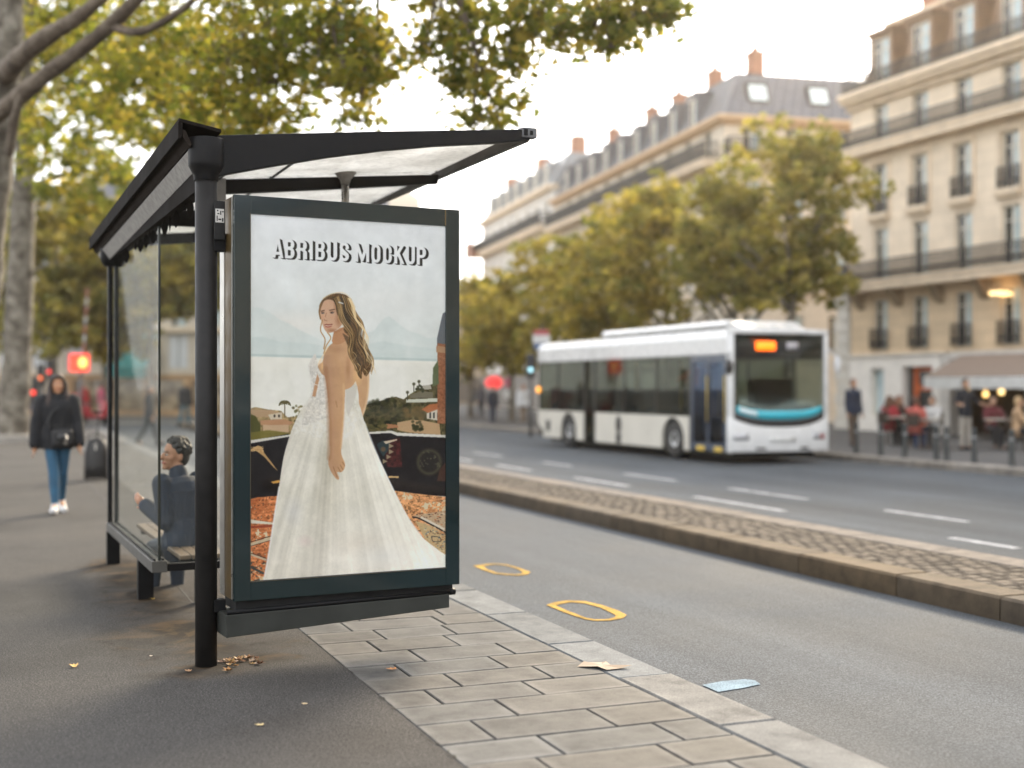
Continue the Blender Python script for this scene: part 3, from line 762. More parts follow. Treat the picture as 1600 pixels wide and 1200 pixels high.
# woven carpets
def carpet(mask, base, amp):
    rows = np.sin(PY * .9 + N2 * 22 + PX * .08); c = np.array(base, float)[None, None, :] + ((N3 - .5) * amp)[..., None] * np.array([1, .9, .7]) + (rows * 14)[..., None] * np.array([1, .8, .6])
    dark = (N5 > .66)[..., None]; c = np.where(dark, c * .62, c); pale = (N2 + .5 * N5 > .93)[..., None]; c = np.where(pale, np.array([222, 204, 168.]), c)
    put_c(mask, c)
carpet(soften(inpoly([(388, 781), (404, 777), (436, 775), (424, 850), (414, 912), (388, 912)]), 1), (206, 124, 74), 110)
area([(392, 812), (428, 817), (428, 820), (412, 819), (392, 818)], (222, 212, 190), 1)
area([(392, 822), (427, 820), (427, 824), (392, 826)], (146, 58, 32), 1, .85)
stroke([(390, 848), (427, 837)], 1.2, (52, 38, 34)); stroke([(390, 852), (426, 841)], 4.5, (206, 192, 160), .9); stroke([(390, 854.5), (426, 844)], 1.0, (70, 44, 36))
stroke([(390, 866), (416, 875)], 3, (200, 186, 158), .9); stroke([(390, 864), (416, 872)], 1, (54, 44, 40))
for k in range(60): blob(RND.uniform(391, 420), RND.uniform(878, 908), RND.uniform(1, 4), RND.uniform(1, 2), RND.choice([(220, 200, 160), (50, 60, 60), (200, 110, 60), (232, 216, 182), (72, 62, 54)]), .85)
stroke([(391, 886), (402, 891), (412, 896)], 3.5, (52, 62, 64), .9)
carpet(soften(inpoly([(612, 766), (640, 770), (700, 777), (700, 880), (640, 840)]), 1), (222, 158, 106), 90)
area([(646, 806), (698, 798), (698, 834), (660, 812)], (196, 170, 138), 2, .9)
for k in range(70): blob(RND.uniform(652, 698), RND.uniform(800, 826), RND.uniform(.8, 3), 1.1, RND.choice([(120, 70, 50), (226, 206, 172), (70, 56, 50), (190, 110, 70)]), .75)
stroke([(646, 808), (660, 812), (699, 833)], 2.2, (46, 40, 40)); stroke([(660, 809), (699, 829)], 3.2, (226, 214, 192))
area([(650, 814), (676, 822), (699, 838), (699, 880), (668, 846)], (200, 172, 126), 1, .9)
for k in range(90): blob(RND.uniform(664, 699), RND.uniform(824, 862), RND.uniform(.8, 2.6), RND.uniform(.8, 1.8), RND.choice([(96, 80, 66), (228, 206, 164), (176, 116, 70), (120, 130, 128)]), .8)
stroke([(676, 838), (688, 840), (690, 846), (678, 846), (676, 838)], 1.1, (66, 62, 62))
# bride: far arm, back, near arm
SKIN = (190, 140, 100)
area(spline([(556, 552), (574, 556), (578, 580), (577, 610), (574, 632), (566, 655), (560, 648), (562, 620), (556, 590)]), (206, 162, 120), 1)
stroke([(575, 570), (577, 605), (572, 636), (565, 654)], 3, (232, 198, 158), .7, 2)
# dress
dress = spline([(496, 612), (505, 620), (530, 622), (552, 612), (562, 630), (571, 660), (582, 690), (596, 722), (614, 760), (634, 800), (658, 836), (684, 858), (699, 868)]) + [(699, 895), (412, 912)] + spline([(412, 912), (420, 870), (429, 810), (437, 760), (444, 715), (454, 680), (464, 655), (478, 630), (492, 615)])
fine = pn_noise(3, 12, 2); strand = np.zeros(PX.shape)
ang_ = (PX - 524) / np.maximum(PY - 545, 30)                  # folds fan out from the waist
r_ = np.random.RandomState(9); tab = r_.rand(4000)
def fan(freq, off):
    u = (ang_ + 2) * freq + off; i0 = np.floor(u).astype(int) % 3990; f = u - np.floor(u); f = f * f * (3 - 2 * f)
    return tab[i0] * (1 - f) + tab[i0 + 1] * f - .5
strand = fan(16, 3) * 1.0 + fan(42, 11) * .7 + fan(100, 5) * .35
low = np.clip((PY - 640) / 120, 0, 1)
base = np.stack([230 + (N1 - .5) * 22, 223 + (N1 - .5) * 22, 207 + (N1 - .5) * 26], -1)
base += (strand * (12 + 14 * low))[..., None]
base += ((N4 - .5) * 22)[..., None] * np.array([1, .95, .9]) + ((fine - .5) * 12)[..., None]
lit = np.clip((ang_ - .12) / .25, 0, 1) * np.clip((PY - 640) / 60, 0, 1); base += (lit * 22)[..., None] * np.array([1, 1, 1.02])
core = np.clip(1 - np.abs(ang_ + .02) / .16, 0, 1) * np.clip(1.25 - np.abs(PY - 700) / 150, 0, 1); base -= (core * 18)[..., None] * np.array([.9, 1, 1.2])
edge_ = np.clip((-ang_ - .13) / .12, 0, 1); base -= (edge_ * 10)[..., None]
base += (np.clip((PY - 790) / 90, 0, 1) * 8)[..., None] * np.array([1.0, .8, .9])
put_c(soften(inpoly(dress), 1), base)
lace = (pn_noise(5, 31, 2) > .52) & (PY < 665 + 30 * N2) & (PY > 565)
put_c(soften(inpoly(dress) & lace, 1) * .45, (240, 236, 228))
stroke([(437, 762), (429, 812), (420, 870), (413, 908)], 2.5, (240, 236, 230), .5, 1.5); stroke([(571, 660), (596, 722), (634, 800), (660, 838)], 2, (248, 246, 240), .6, 1.5)
blob(478, 846, 16, 12, (222, 190, 186), .35, 1); blob(460, 800, 20, 30, (206, 204, 210), .3, 1); blob(560, 850, 50, 26, (222, 206, 186), .3, 1); blob(600, 870, 60, 26, (236, 232, 224), .5, 1)
stroke([(437, 762), (429, 812), (420, 870), (413, 908)], 2.5, (240, 236, 230), .5, 1.5)
# bodice
area(spline([(482, 572), (488, 560), (494, 553), (497, 566), (506, 584), (516, 590), (524, 600), (540, 606), (556, 600), (556, 622), (530, 630), (500, 628), (492, 612), (488, 592)]), (226, 220, 210), 1)
put_c(soften(inpoly([(484, 572), (494, 553), (500, 580), (520, 596), (520, 650), (470, 668), (488, 612)]), 2) * .6, np.stack([216 + (N5 - .5) * 90, 208 + (N5 - .5) * 90, 196 + (N5 - .5) * 90], -1))
area([(497, 584), (500, 592), (497, 606), (494, 620), (489, 619), (492, 604)], (196, 150, 112), 1)
stroke([(490, 600), (499, 602)], 1.3, (226, 214, 200))
area([(541, 606), (552, 596), (560, 604), (556, 622), (546, 650), (542, 640)], (214, 206, 192), 2)
# back and shoulder
back = spline([(505, 566), (498, 572), (504, 584), (512, 590), (516, 600), (524, 612), (548, 606), (558, 594), (566, 584), (572, 562), (566, 548), (553, 538), (542, 520), (534, 512), (524, 520), (524, 532), (514, 542), (508, 552)])
sk = np.stack([200 + (PX - 530) * .5 + (N2 - .5) * 14, 156 + (PX - 530) * .42 + (N2 - .5) * 12, 117 + (PX - 530) * .3 + (N2 - .5) * 10], -1)
put_c(soften(inpoly(back), 1), sk)
blob(506, 572, 8, 12, (236, 188, 132), .8, 1.2); blob(560, 588, 9, 18, (232, 186, 130), .8, 1.2); blob(545, 575, 5, 26, (160, 110, 74), .5, 1.0); blob(528, 545, 16, 8, (172, 124, 90), .5, 1.0); stroke([(514, 542), (508, 552), (502, 562), (498, 570)], 1.6, (246, 214, 164), .8, 1.0)
# near arm hanging straight down
arm = spline([(508, 556), (506, 575), (511, 600), (514, 630), (516, 660), (516, 690), (517, 706), (514, 722), (517, 734), (523, 744), (529, 750), (531, 747), (528, 738), (534, 738), (539, 733), (540, 724), (536, 714), (534, 704), (536, 680), (538, 650), (540, 620), (540, 596), (536, 572), (524, 552)])
put_c(soften(inpoly(arm), 1), np.stack([196 + (PX - 524) * .9 + (N2 - .5) * 14, 152 + (PX - 524) * .8 + (N2 - .5) * 12, 114 + (PX - 524) * .4 + (N2 - .5) * 8], -1))
stroke([(510, 575), (514, 630), (516, 690), (515, 716)], 6, (160, 112, 76), .5, 5); stroke([(538, 600), (538, 650), (534, 700)], 3, (224, 184, 140), .6, 2)
for a in (((529, 730), (533, 737)), ((533, 727), (537, 734)), ((536, 722), (540, 728)), ((522, 730), (528, 746))): stroke(list(a), 1.1, (140, 92, 62), .7)
stroke([(526, 627), (528, 636)], 1.6, (150, 104, 70), .5, 1.5)
# neck, face
area(spline([(523, 518), (520, 532), (524, 538), (536, 536), (545, 525), (544, 508)]), (190, 138, 98), 1); stroke([(524, 519), (534, 515), (541, 509)], 3, (150, 98, 66), .35, 3)
area(spline([(502, 476), (501, 490), (504, 504), (509, 516), (515, 520), (524, 517), (534, 509), (538, 496), (536, 478), (524, 464), (510, 465)]), (208, 165, 134), 1)
blob(510, 477, 8, 9, (206, 162, 130), .7, 1.0); blob(514, 510, 7, 6, (196, 140, 104), .6, 1.0); blob(531, 499, 8, 15, (152, 98, 64), .8, 1.0); blob(527, 478, 6, 12, (158, 108, 76), .7, 1.0); blob(505, 495, 3.5, 5, (214, 158, 124), .6, 1); blob(520, 496, 5, 4, (214, 160, 126), .6, 1); blob(520, 516, 10, 4, (150, 96, 62), .6, 1.2)
blob(505.5, 487.5, 4.6, 3.4, (132, 92, 70), .6, 1.2); blob(520, 487, 5.4, 3.6, (130, 90, 68), .6, 1.2)
stroke([(503, 486), (508, 484.6)], 1.3, (92, 62, 46)); stroke([(516, 484.6), (524, 483)], 1.4, (92, 62, 46))
blob(505.5, 489, 2.8, 1.6, (74, 58, 52), .95, 3); blob(520, 488.5, 3.4, 1.7, (70, 54, 48), .95, 3); blob(506, 489.2, .9, .8, (206, 200, 194), .8); blob(521.5, 488.8, .9, .8, (206, 200, 194), .8)
stroke([(511, 489), (509, 497), (508, 500), (512, 501)], 1.3, (166, 112, 82), .8); blob(509, 497, 1.4, 3, (222, 178, 146), .7)
stroke([(508.5, 507.6), (511.5, 506.8), (514, 507.4), (520, 506.6)], 1.7, (140, 72, 60)); stroke([(510, 508.4), (514, 508.8), (518, 508)], .8, (220, 200, 186), .8); stroke([(510, 510.2), (514, 510.9), (518.5, 509.4)], 2.0, (176, 100, 84), .9)
# hair
hair = spline([(500, 492), (500, 478), (506, 467), (516, 460), (530, 458), (544, 462), (552, 474), (555, 488), (562, 498), (565, 512), (563, 522), (572, 532), (577, 545), (575, 552), (582, 562), (581, 576), (573, 588), (567, 580), (566, 592), (560, 584), (557, 566), (550, 556), (552, 546), (544, 536), (546, 526), (538, 516), (540, 506), (532, 498), (527, 488), (525, 474), (518, 468), (508, 470), (503, 480)])
hm_ = soften(inpoly(hair), 1)
put_c(hm_, np.stack([96 + (N5 - .5) * 60, 70 + (N5 - .5) * 50, 44 + (N5 - .5) * 36], -1))
area([(520, 463), (536, 465), (547, 476), (550, 494), (548, 512), (540, 512), (531, 494), (526, 478)], (46, 38, 28), 2, .85)
area([(536, 520), (552, 530), (560, 552), (566, 572), (558, 570), (548, 548)], (66, 50, 34), 2, .7)
def wave(u, ph, amp):
    pts = []
    for i in range(11):
        v = i / 10.0; cx = 523 + 27 * u + v * (24 + 6 * u) + 8 * math.sin(v * 2.4) ; y = 462 + 9 * abs(u - .4) + v * (112 + 12 * math.sin(7 * u))
        pts.append((cx + amp * math.sin(v * 13 + ph) * min(1, v * 3), y))
    return pts
for k in range(64):
    u = RND.random(); ph = 1.2 + 2.2 * u + RND.uniform(-.4, .4)
    stroke(wave(u, ph, RND.uniform(3.4, 5.6)), RND.uniform(.8, 2.0), RND.choice([(206, 164, 104), (160, 120, 72), (46, 36, 26), (60, 46, 30), (84, 62, 38), (214, 176, 118), (120, 90, 54), (58, 44, 30)]), .55, .8, RND.random() < .6)
for k in range(16):
    u = .82 + .2 * RND.random(); stroke(wave(u, 1.0 + RND.uniform(0, 1.2), 4.8), 1.1, (240, 212, 162), .7, .7, True)
for x, y in ((560, 578), (570, 586), (574, 572), (553, 560)): stroke([(x, y - 10), (x + 5, y - 4), (x + 1, y + 2), (x - 4, y + 6)], 1.3, (226, 190, 132), .7, .8, True)
stroke([(503, 474), (500, 486), (502, 498)], 2.2, (140, 104, 64)); stroke([(505, 500), (502, 516), (509, 530), (507, 545)], 1.8, (176, 132, 80), .9); stroke([(513, 520), (518, 528), (511, 540), (507, 552)], 1.8, (190, 146, 92), .9)
stroke([(506, 466), (520, 459), (536, 457), (548, 465), (556, 480)], 1.8, (236, 214, 172), .6, 1.2)
stroke([(531, 472), (537, 474)], 2, (214, 216, 214), .9)
# lettering: bold narrow capitals in white with a solid black drop to the right
def glyph(ch):
    A = lambda *p: list(p)
    arc = lambda cx, cy, rx, ry, a0, a1, k=8: [(cx + rx * math.cos(math.radians(a0 + (a1 - a0) * i / k)), cy + ry * math.sin(math.radians(a0 + (a1 - a0) * i / k))) for i in range(k + 1)]
    L, Rr, h = .16, .84, 1.0
    if ch == 'A': return [[(.10, -.1), (.5, 1.1)], [(.9, -.1), (.5, 1.1)], [(.24, .24), (.76, .24)]]
    if ch == 'B': return [[(L, -.1), (L, 1.1)], [(L, .93), (.5, .93)] + arc(.52, .74, .30, .19, 90, -90) + [(L, .55)], [(L, .52), (.5, .52)] + arc(.54, .29, .30, .22, 90, -90) + [(L, .07)]]
    if ch == 'R': return [[(L, -.1), (L, 1.1)], [(L, .93), (.5, .93)] + arc(.52, .72, .30, .21, 90, -90) + [(L, .51)], [(.55, .5), (.82, .36), (.84, -.1)]]
    if ch == 'I': return [[(.5, -.1), (.5, 1.1)]]
    if ch == 'U': return [[(L, 1.1), (L, .3)] + arc(.5, .3, .34, .23, 180, 360) + [(Rr, 1.1)]]
    if ch == 'S': return [arc(.5, .73, .33, .20, 0, 180) + [(.2, .64), (.5, .5), (.8, .36)] + arc(.5, .27, .33, .20, 0, -180)]
    if ch == 'M': return [[(.10, -.1), (.10, 1.1)], [(.10, 1.05), (.5, .12)], [(.5, .12), (.9, 1.05)], [(.9, 1.1), (.9, -.1)]]
    if ch == 'O': return [arc(.5, .7, .34, .23, 0, 180) + arc(.5, .3, .34, .23, 180, 360) + [(Rr, .7)]]
    if ch == 'C': return [[(Rr, .62)] + arc(.5, .7, .34, .23, 0, 180) + arc(.5, .3, .34, .23, 180, 360) + [(Rr, .38)]]
    if ch == 'K': return [[(L, -.1), (L, 1.1)], [(L, .38), (.92, 1.12)], [(.38, .6), (.95, -.12)]]
    if ch == 'P': return [[(L, -.1), (L, 1.1)], [(L, .93), (.5, .93)] + arc(.52, .70, .31, .23, 90, -90) + [(L, .47)]]
rows = [('A', 38, 140), ('B', 155, 245), ('R', 270, 362), ('I', 385, 415), ('B', 438, 527), ('U', 552, 640), ('S', 662, 750), ('M', 808, 935), ('O', 958, 1040), ('C', 1068, 1145), ('K', 1168, 1262), ('U', 1278, 1360), ('P', 1378, 1466)]
shade = np.zeros(PX.shape); face = np.zeros(PX.shape)
GX = (PX - 420) * 5.926; GY = (PY - 360) * 5.926
for ch, x0, x1 in rows:
    yb = 250 + (x0 - 40) * .0495; yt = 72 + (x0 - 40) * .058; hgt = yb - yt; hw = 14.5
    for ox, oy, tgt in [(k * 24 / 8, k * 11 / 8, 'S') for k in range(1, 9)] + [(0, 0, 'F')]:
        m = (GX > x0 - 8 + ox) & (GX < x1 + 8 + ox) & (GY > yt - 14 + oy) & (GY < yb + 22 + oy)
        X = GX[m] - ox; Y = GY[m] - oy - (GX[m] - ox - x0) * .052; D = np.full(X.shape, 1e9)
        for pl in glyph(ch):
            q = [(x0 + u * (x1 - x0), yb - v * hgt) for u, v in pl]
            if ch == 'I': q = [((x0 + x1) / 2, y) for _, y in q]
            for (ax, ay), (bx, by) in zip(q, q[1:]):
                L = (bx - ax) ** 2 + (by - ay) ** 2 + 1e-9; tt = np.clip(((X - ax) * (bx - ax) + (Y - ay) * (by - ay)) / L, 0, 1)
                D = np.minimum(D, np.hypot(X - ax - tt * (bx - ax), Y - ay - tt * (by - ay)))
        a = np.clip((hw - D) / 3.4 + .5, 0, 1) * np.clip((yb - Y) / 3.4 + .5, 0, 1) * np.clip((Y - yt) / 3.4 + .5, 0, 1)
        if tgt == 'S': shade[m] = np.maximum(shade[m], a)
        else: face[m] = np.maximum(face[m], a)
put_c(shade, (26, 26, 26)); put_c(face, (238, 238, 237))
soft_ = np.stack([soften(IMG[..., i], 1) for i in range(3)], -1); IMG = .45 * IMG + .55 * soft_ + (NPR.rand(NH, NW, 1) - .5) * 7 + (pn_noise(14, 77, 3) - .5)[..., None] * 9
LIN = np.clip(IMG / 255.0, 0, 1); LIN = np.where(LIN <= .04045, LIN / 12.92, ((LIN + .055) / 1.055) ** 2.4)
me = bpy.data.meshes.new('poster')
co = np.stack([WW, np.full(WW.shape, .012), ZZ], -1).reshape(-1, 3).astype(np.float32)
me.vertices.add(NW * NH); me.vertices.foreach_set('co', co.reshape(-1))
ii = (np.arange(NH - 1)[:, None] * NW + np.arange(NW - 1)[None, :]).reshape(-1)
quads = np.stack([ii, ii + NW, ii + NW + 1, ii + 1], -1).astype(np.int32)
me.loops.add(quads.size); me.loops.foreach_set('vertex_index', quads.reshape(-1))
me.polygons.add(len(quads)); me.polygons.foreach_set('loop_start', np.arange(0, quads.size, 4, dtype=np.int32))
me.update(calc_edges=True)
ca = me.attributes.new('Col', 'FLOAT_COLOR', 'POINT')
ca.data.foreach_set('color', np.concatenate([LIN.reshape(-1, 3), np.ones((NW * NH, 1))], 1).astype(np.float32).reshape(-1))
m, nt, b = new_mat('printed_paper'); a = nt.nodes.new('ShaderNodeAttribute'); a.attribute_name = 'Col'
nt.links.new(a.outputs['Color'], b.inputs['Base Color']); nt.links.new(a.outputs['Color'], b.inputs['Emission Color']); b.inputs['Emission Strength'].default_value = .045     # slight glow added to the print to brighten it
b.inputs['Roughness'].default_value = .5; b.inputs['Specular IOR Level'].default_value = .05
POSTER_BSDF = b; POSTER_ATTR = a; POSTER_NT = nt
me.materials.append(m)
poster = put('poster', me, pn)
poster['label'] = 'printed poster of a bride in a white lace gown seen from behind on a terrace by the sea, bold lettering above her'
MB().box(W1 + .0008, W2 - .0008, .005, .009, Z1 + .0008, Z2 - .0008).build('front_glass', glass_mat('poster_glass', (.985, .99, .99), .6, .012), pn)
# ================================================================== TREES
def bark_mat(name, c0, c1, c2):
    m, nt, b = new_mat(name)
    n = noise(nt, 3.2, 4, .55, dist=.6); r = ramp(nt, n.outputs['Fac'], [(.36, c0), (.5, c1), (.64, c2)])
    n2 = noise(nt, 22, 4); r2 = ramp(nt, n2.outputs['Fac'], [(.3, (.7,) * 3), (.7, (1.2,) * 3)])
    nt.links.new(mixc(nt, 1.0, r.outputs['Color'], r2.outputs['Color'], 'MULTIPLY'), b.inputs['Base Color'])
    b.inputs['Roughness'].default_value = .85; bump(nt, b, n2.outputs['Fac'], .6, .02)
    return m
mt_bark = bark_mat('plane_tree_bark', (.075, .062, .046), (.15, .13, .10), (.26, .235, .19))
mt_barkd = bark_mat('brown_limb_bark', (.070, .050, .034), (.115, .086, .060), (.17, .135, .10))  # limbs get a darker, browner bark than the trunk
mt_leaf = leaf_mat('plane_leaf', .5, .68)
mt_leaff = leaf_mat('far_leaf', .6, .6)
PLANE = []
for i, (r, a) in enumerate(((.10, -90), (.34, -60), (.30, -40), (.52, -8), (.30, 14), (.56, 40), (.30, 66), (.62, 90), (.30, 114), (.56, 140), (.30, 166), (.52, 188), (.30, 220), (.34, 240))):
    PLANE.append((r * math.cos(math.radians(a)), r * math.sin(math.radians(a))))
SIMPLE = [(0, -.5), (.36, -.15), (.40, .15), (0, .55), (-.40, .15), (-.36, -.15)]
GREENS = np.array([(.095, .112, .026), (.115, .135, .030), (.145, .158, .034), (.18, .178, .038), (.215, .20, .044), (.25, .212, .048), (.20, .165, .042), (.085, .108, .030)])
def clumped(blobs, rnd, clump_r=.42, per=26):
    """leaf positions: small clumps scattered through each blob, leaving gaps between clumps"""
    P = []; cl = []
    for (c, r, n) in blobs:
        c = np.array(c, float); r = np.array(r if hasattr(r, '__len__') else (r, r, r), float)
        k = max(1, int(n / per)); d = rnd.normal(size=(k, 3)); d /= np.linalg.norm(d, axis=1, keepdims=True)
        rad = rnd.uniform(.15, 1.0, (k, 1)) ** .45
        cen = c + d * rad * r
        for q in cen:
            tone = rnd.rand(); cr = clump_r * rnd.uniform(.6, 1.3)
            m = int(per * rnd.uniform(.6, 1.4))
            v_ = rnd.normal(size=(m, 3)); v_ /= np.linalg.norm(v_, axis=1, keepdims=True); P.append(q + v_ * rnd.rand(m, 1) ** .5 * np.array([cr, cr, cr * .62]) * 1.05); cl.append(np.full(m, tone))
    return np.concatenate(P), np.concatenate(cl)
def crown(name, blobs, size, palette, parent, mat, seed, template=SIMPLE, clump_r=.42, per=26, keep=None):
    rnd = np.random.RandomState(seed)
    P, tone = clumped(blobs, rnd, clump_r, per)
    if keep is not None:
        k = keep(P); P, tone = P[k], tone[k]
    n = len(P)
    nr = rnd.normal(size=(n, 3)); nr[:, 2] = np.abs(nr[:, 2]) + .35
    idx = np.clip((tone * len(palette) + rnd.normal(size=n) * .9).astype(int), 0, len(palette) - 1)
    cols = palette[idx] * rnd.uniform(.85, 1.5, (n, 1))
    sz = size * rnd.uniform(.65, 1.3, n)
    me = card_mesh(name, P, sz, nr, rnd.uniform(0, 6.28, n), template, np.clip(cols, 0, 1), mat)
    return put(name, me, parent)
def limb(b, pts, r0, r1, n=10, wob=.04, mi=0):
    pts = [Vector(p) for p in pts]
    sp = []
    P = [pts[0]] + pts + [pts[-1]]
    for i in range(1, len(P) - 2):
        p0, p1, p2, p3 = P[i - 1:i + 3]
        for k in range(5):
            t = k / 5
            sp.append(.5 * (2 * p1 + (p2 - p0) * t + (2 * p0 - 5 * p1 + 4 * p2 - p3) * t * t + (3 * p1 - p0 - 3 * p2 + p3) * t ** 3))
    sp.append(pts[-1]); L = len(sp)
    rr = [(r0 + (r1 - r0) * (i / (L - 1)) ** .85) * RND.uniform(1 - wob * 2, 1 + wob * 2) for i in range(L)]
    b.tube(sp, rr, n, mi)
    return sp
# --- the big plane tree whose limbs cross the upper left and hang over the shelter
B1 = at(-72, 20.0)
t1 = thing('plane_tree', 'nearest big plane tree at the left edge, long limbs hanging over the shelter', 'tree', B1, 0, 'plane trees along the footway')
def w1(px, py, Y): return ray(px, py, Y) - B1
tb = MB()
limb(tb, [(0, 0, -.1), (.03, 0, .25), (.12, .0, 1.4), tuple(w1(-30, 420, 20)), tuple(w1(-8, 250, 20)), tuple(w1(8, 100, 19.9)), tuple(w1(22, -60, 19.8)), tuple(w1(60, -260, 19.5))], .47, .16, 18, .05)
trunk = tb.build('trunk', mt_bark, t1)
for pts, r0, r1 in (
    ([w1(-60, 215, 19.6), w1(0, 176, 19.0), w1(60, 126, 18.4), w1(120, 82, 17.9), w1(172, 40, 17.5), w1(232, -20, 17), w1(300, -90, 16.6), w1(420, -150, 16), w1(620, -170, 15.2), w1(800, -110, 14.6)], .155, .04),
    ([w1(8, 118, 19.6), w1(34, 88, 18.8), w1(76, 55, 18.2), w1(112, 34, 17.9), w1(150, 4, 17.6), w1(210, -60, 17.4), w1(330, -160, 17.4)], .165, .06),
    ([w1(800, -110, 14.6), w1(900, -60, 14.2), w1(985, -10, 14.0), w1(1045, 12, 13.9)], .045, .012),
    ([w1(620, -170, 15.2), w1(690, -60, 14.8), w1(735, 60, 14.6), w1(765, 150, 14.5)], .04, .01),
    ([w1(420, -150, 16), w1(430, -20, 15.8), w1(450, 90, 15.6)], .05, .014),
    ([w1(300, -90, 16.6), w1(350, -10, 16.5), w1(390, 80, 16.4), w1(410, 150, 16.3)], .055, .014),
    ([w1(172, 40, 17.5), w1(215, 50, 17.2), w1(262, 30, 17.0), w1(300, 2, 16.8), w1(340, -40, 16.6)], .07, .04),
    ([w1(60, 126, 18.4), w1(30, 160, 18.6), w1(14, 240, 19.2)], .05, .07),
    ([w1(620, -170, 15.2), w1(560, -60, 15), w1(520, 30, 14.9), w1(545, 130, 14.9)], .035, .01),
    ):
    bb = MB(); limb(bb, [tuple(p) for p in pts], r0, r1, 10); bb.build('limb', mt_barkd, t1)
bl = []
def bp(px, py, Y, rx, ry, n, dep=None):
    """a leafy mass around a photo position: radii given in pixels, its own depth"""
    k = Y / FPX; bl.append((tuple(ray(px, py, Y) - B1), (rx * k, (dep or .9), ry * k), int(n * (1.5 if dep is None else 1.0))))
for a in ((60, -40, 22, 130, 120, 800), (170, 60, 21.5, 140, 80, 900), (310, 20, 20.5, 110, 90, 900), (110, 210, 23, 120, 80, 700), (250, 160, 20.5, 110, 90, 900),
          (420, 40, 16.2, 95, 80, 640), (500, 60, 15.6, 85, 72, 520), (560, 30, 15.4, 64, 60, 380), (430, 130, 16.4, 80, 58, 430), (540, 130, 15.2, 46, 34, 210), (590, 90, 15.2, 40, 40, 200), (560, 186, 15.2, 26, 16, 60),
          (420, 190, 16.6, 60, 36, 260), (350, 100, 17, 90, 80, 500), (350, 180, 17.5, 70, 60, 360)): bp(*a)
for a in ((690, 20, 14.9, 60, 55, 420), (760, 60, 14.7, 70, 60, 480), (720, 110, 14.7, 52, 45, 250), (765, 150, 14.5, 50, 46, 330), (740, 190, 14.5, 30, 20, 90), (800, 100, 14.5, 36, 40, 150), (665, 70, 14.9, 36, 30, 120),
          (850, 20, 14.3, 70, 45, 380), (930, 40, 14.0, 60, 40, 330), (1000, 20, 13.9, 60, 36, 330), (955, 72, 13.9, 26, 20, 90), (1030, 22, 13.8, 34, 26, 110), (870, 50, 14.2, 40, 26, 120)): bp(*a, .55)
for a in ((300, -160, 17, 260, 110, 1300), (700, -160, 15, 300, 110, 1200)): bp(*a)
for c_, r_, n_ in bl[5:-2]:
    c_ = Vector(c_); tw = MB()
    for q in range(9):
        e = c_ + Vector((RND.uniform(-1, 1) * r_[0], RND.uniform(-1, 1) * r_[1], RND.uniform(-1, 1) * r_[2])) * .95
        m_ = c_.lerp(e, .5) + Vector((0, 0, .08 * r_[2]))
        tw.tube([c_, m_, e], [.016, .010, .004], 5)
    st_up = c_ + Vector((RND.uniform(-.3, .3), 0, r_[2] * 1.3 + .5)); tw.tube([c_, st_up], [.018, .03], 6)
    tw.build('twig', mt_barkd, t1)
crown('crown', bl, .125, GREENS, t1, mt_leaf, 3, PLANE, .33, 14)
# --- second plane tree with the raised kerb ring round its foot
B2 = at(20, 36.5)
t2 = thing('plane_tree', 'plane tree with tall pale straight trunk standing in a raised stone ring', 'tree', B2, 0, 'plane trees along the footway')
def w2(px, py, Y): return ray(px, py, Y) - B2
tb = MB(); limb(tb, [(0, 0, 0), (0, 0, .35), tuple(w2(26, 560, 36.5)), tuple(w2(33, 400, 36.5)), tuple(w2(38, 260, 36.5)), tuple(w2(42, 120, 36.5)), tuple(w2(52, -60, 36.4))], .50, .22, 16, .04); tb.build('trunk', mt_bark, t2)
for pts, r0, r1 in (([w2(36, 330, 36.5), w2(70, 284, 36.3), w2(120, 270, 36), w2(180, 268, 35.8), (w2(215, 262, 35.6))], .13, .05), ([w2(40, 180, 36.5), w2(90, 90, 36), w2(160, 20, 35)], .16, .06), ([w2(40, 240, 36.5), w2(-30, 160, 36.5), w2(-90, 60, 37)], .16, .06), ([w2(38, 440, 36.5), w2(62, 418, 36.3), w2(80, 412, 36.2)], .06, .03)):
    bb = MB(); limb(bb, [tuple(p) for p in pts], r0, r1, 9); bb.build('limb', mt_bark, t2)
bl2 = []
for (px, py, Y, rx, ry, n) in ((60, 40, 36, 150, 100, 1300), (200, 100, 35, 130, 100, 1300), (120, 200, 35.5, 110, 70, 800), (280, 190, 34.5, 90, 70, 700), (170, 300, 35.5, 110, 50, 600), (-60, 120, 37, 120, 120, 900), (330, 110, 34, 90, 90, 700)):
    k = Y / FPX; bl2.append((tuple(ray(px, py, Y) - B2), (rx * k, 1.6, ry * k), n))
crown('crown', bl2, .26, GREENS, t2, mt_leaff, 8, SIMPLE, .55, 22)
ring = tag(MB().lathe([(1.16, -.01), (1.16, .17), (1.13, .20), (.92, .20), (.90, .17), (.90, .10)], (0, 0, 0), 40, smooth=False).lathe([(.0, .105), (.91, .10)], (0, 0, 0), 40, ends=False, mi=1).build('tree_ring', [M('pale_ring_stone', (.30, .275, .24), .8, var=.2, vs=4), M('tree_pit_soil', (.10, .075, .05), .95, var=.3, vs=8)], None, B2), 'low round stone ring filled with soil round the pale tree trunk', 'tree surround')
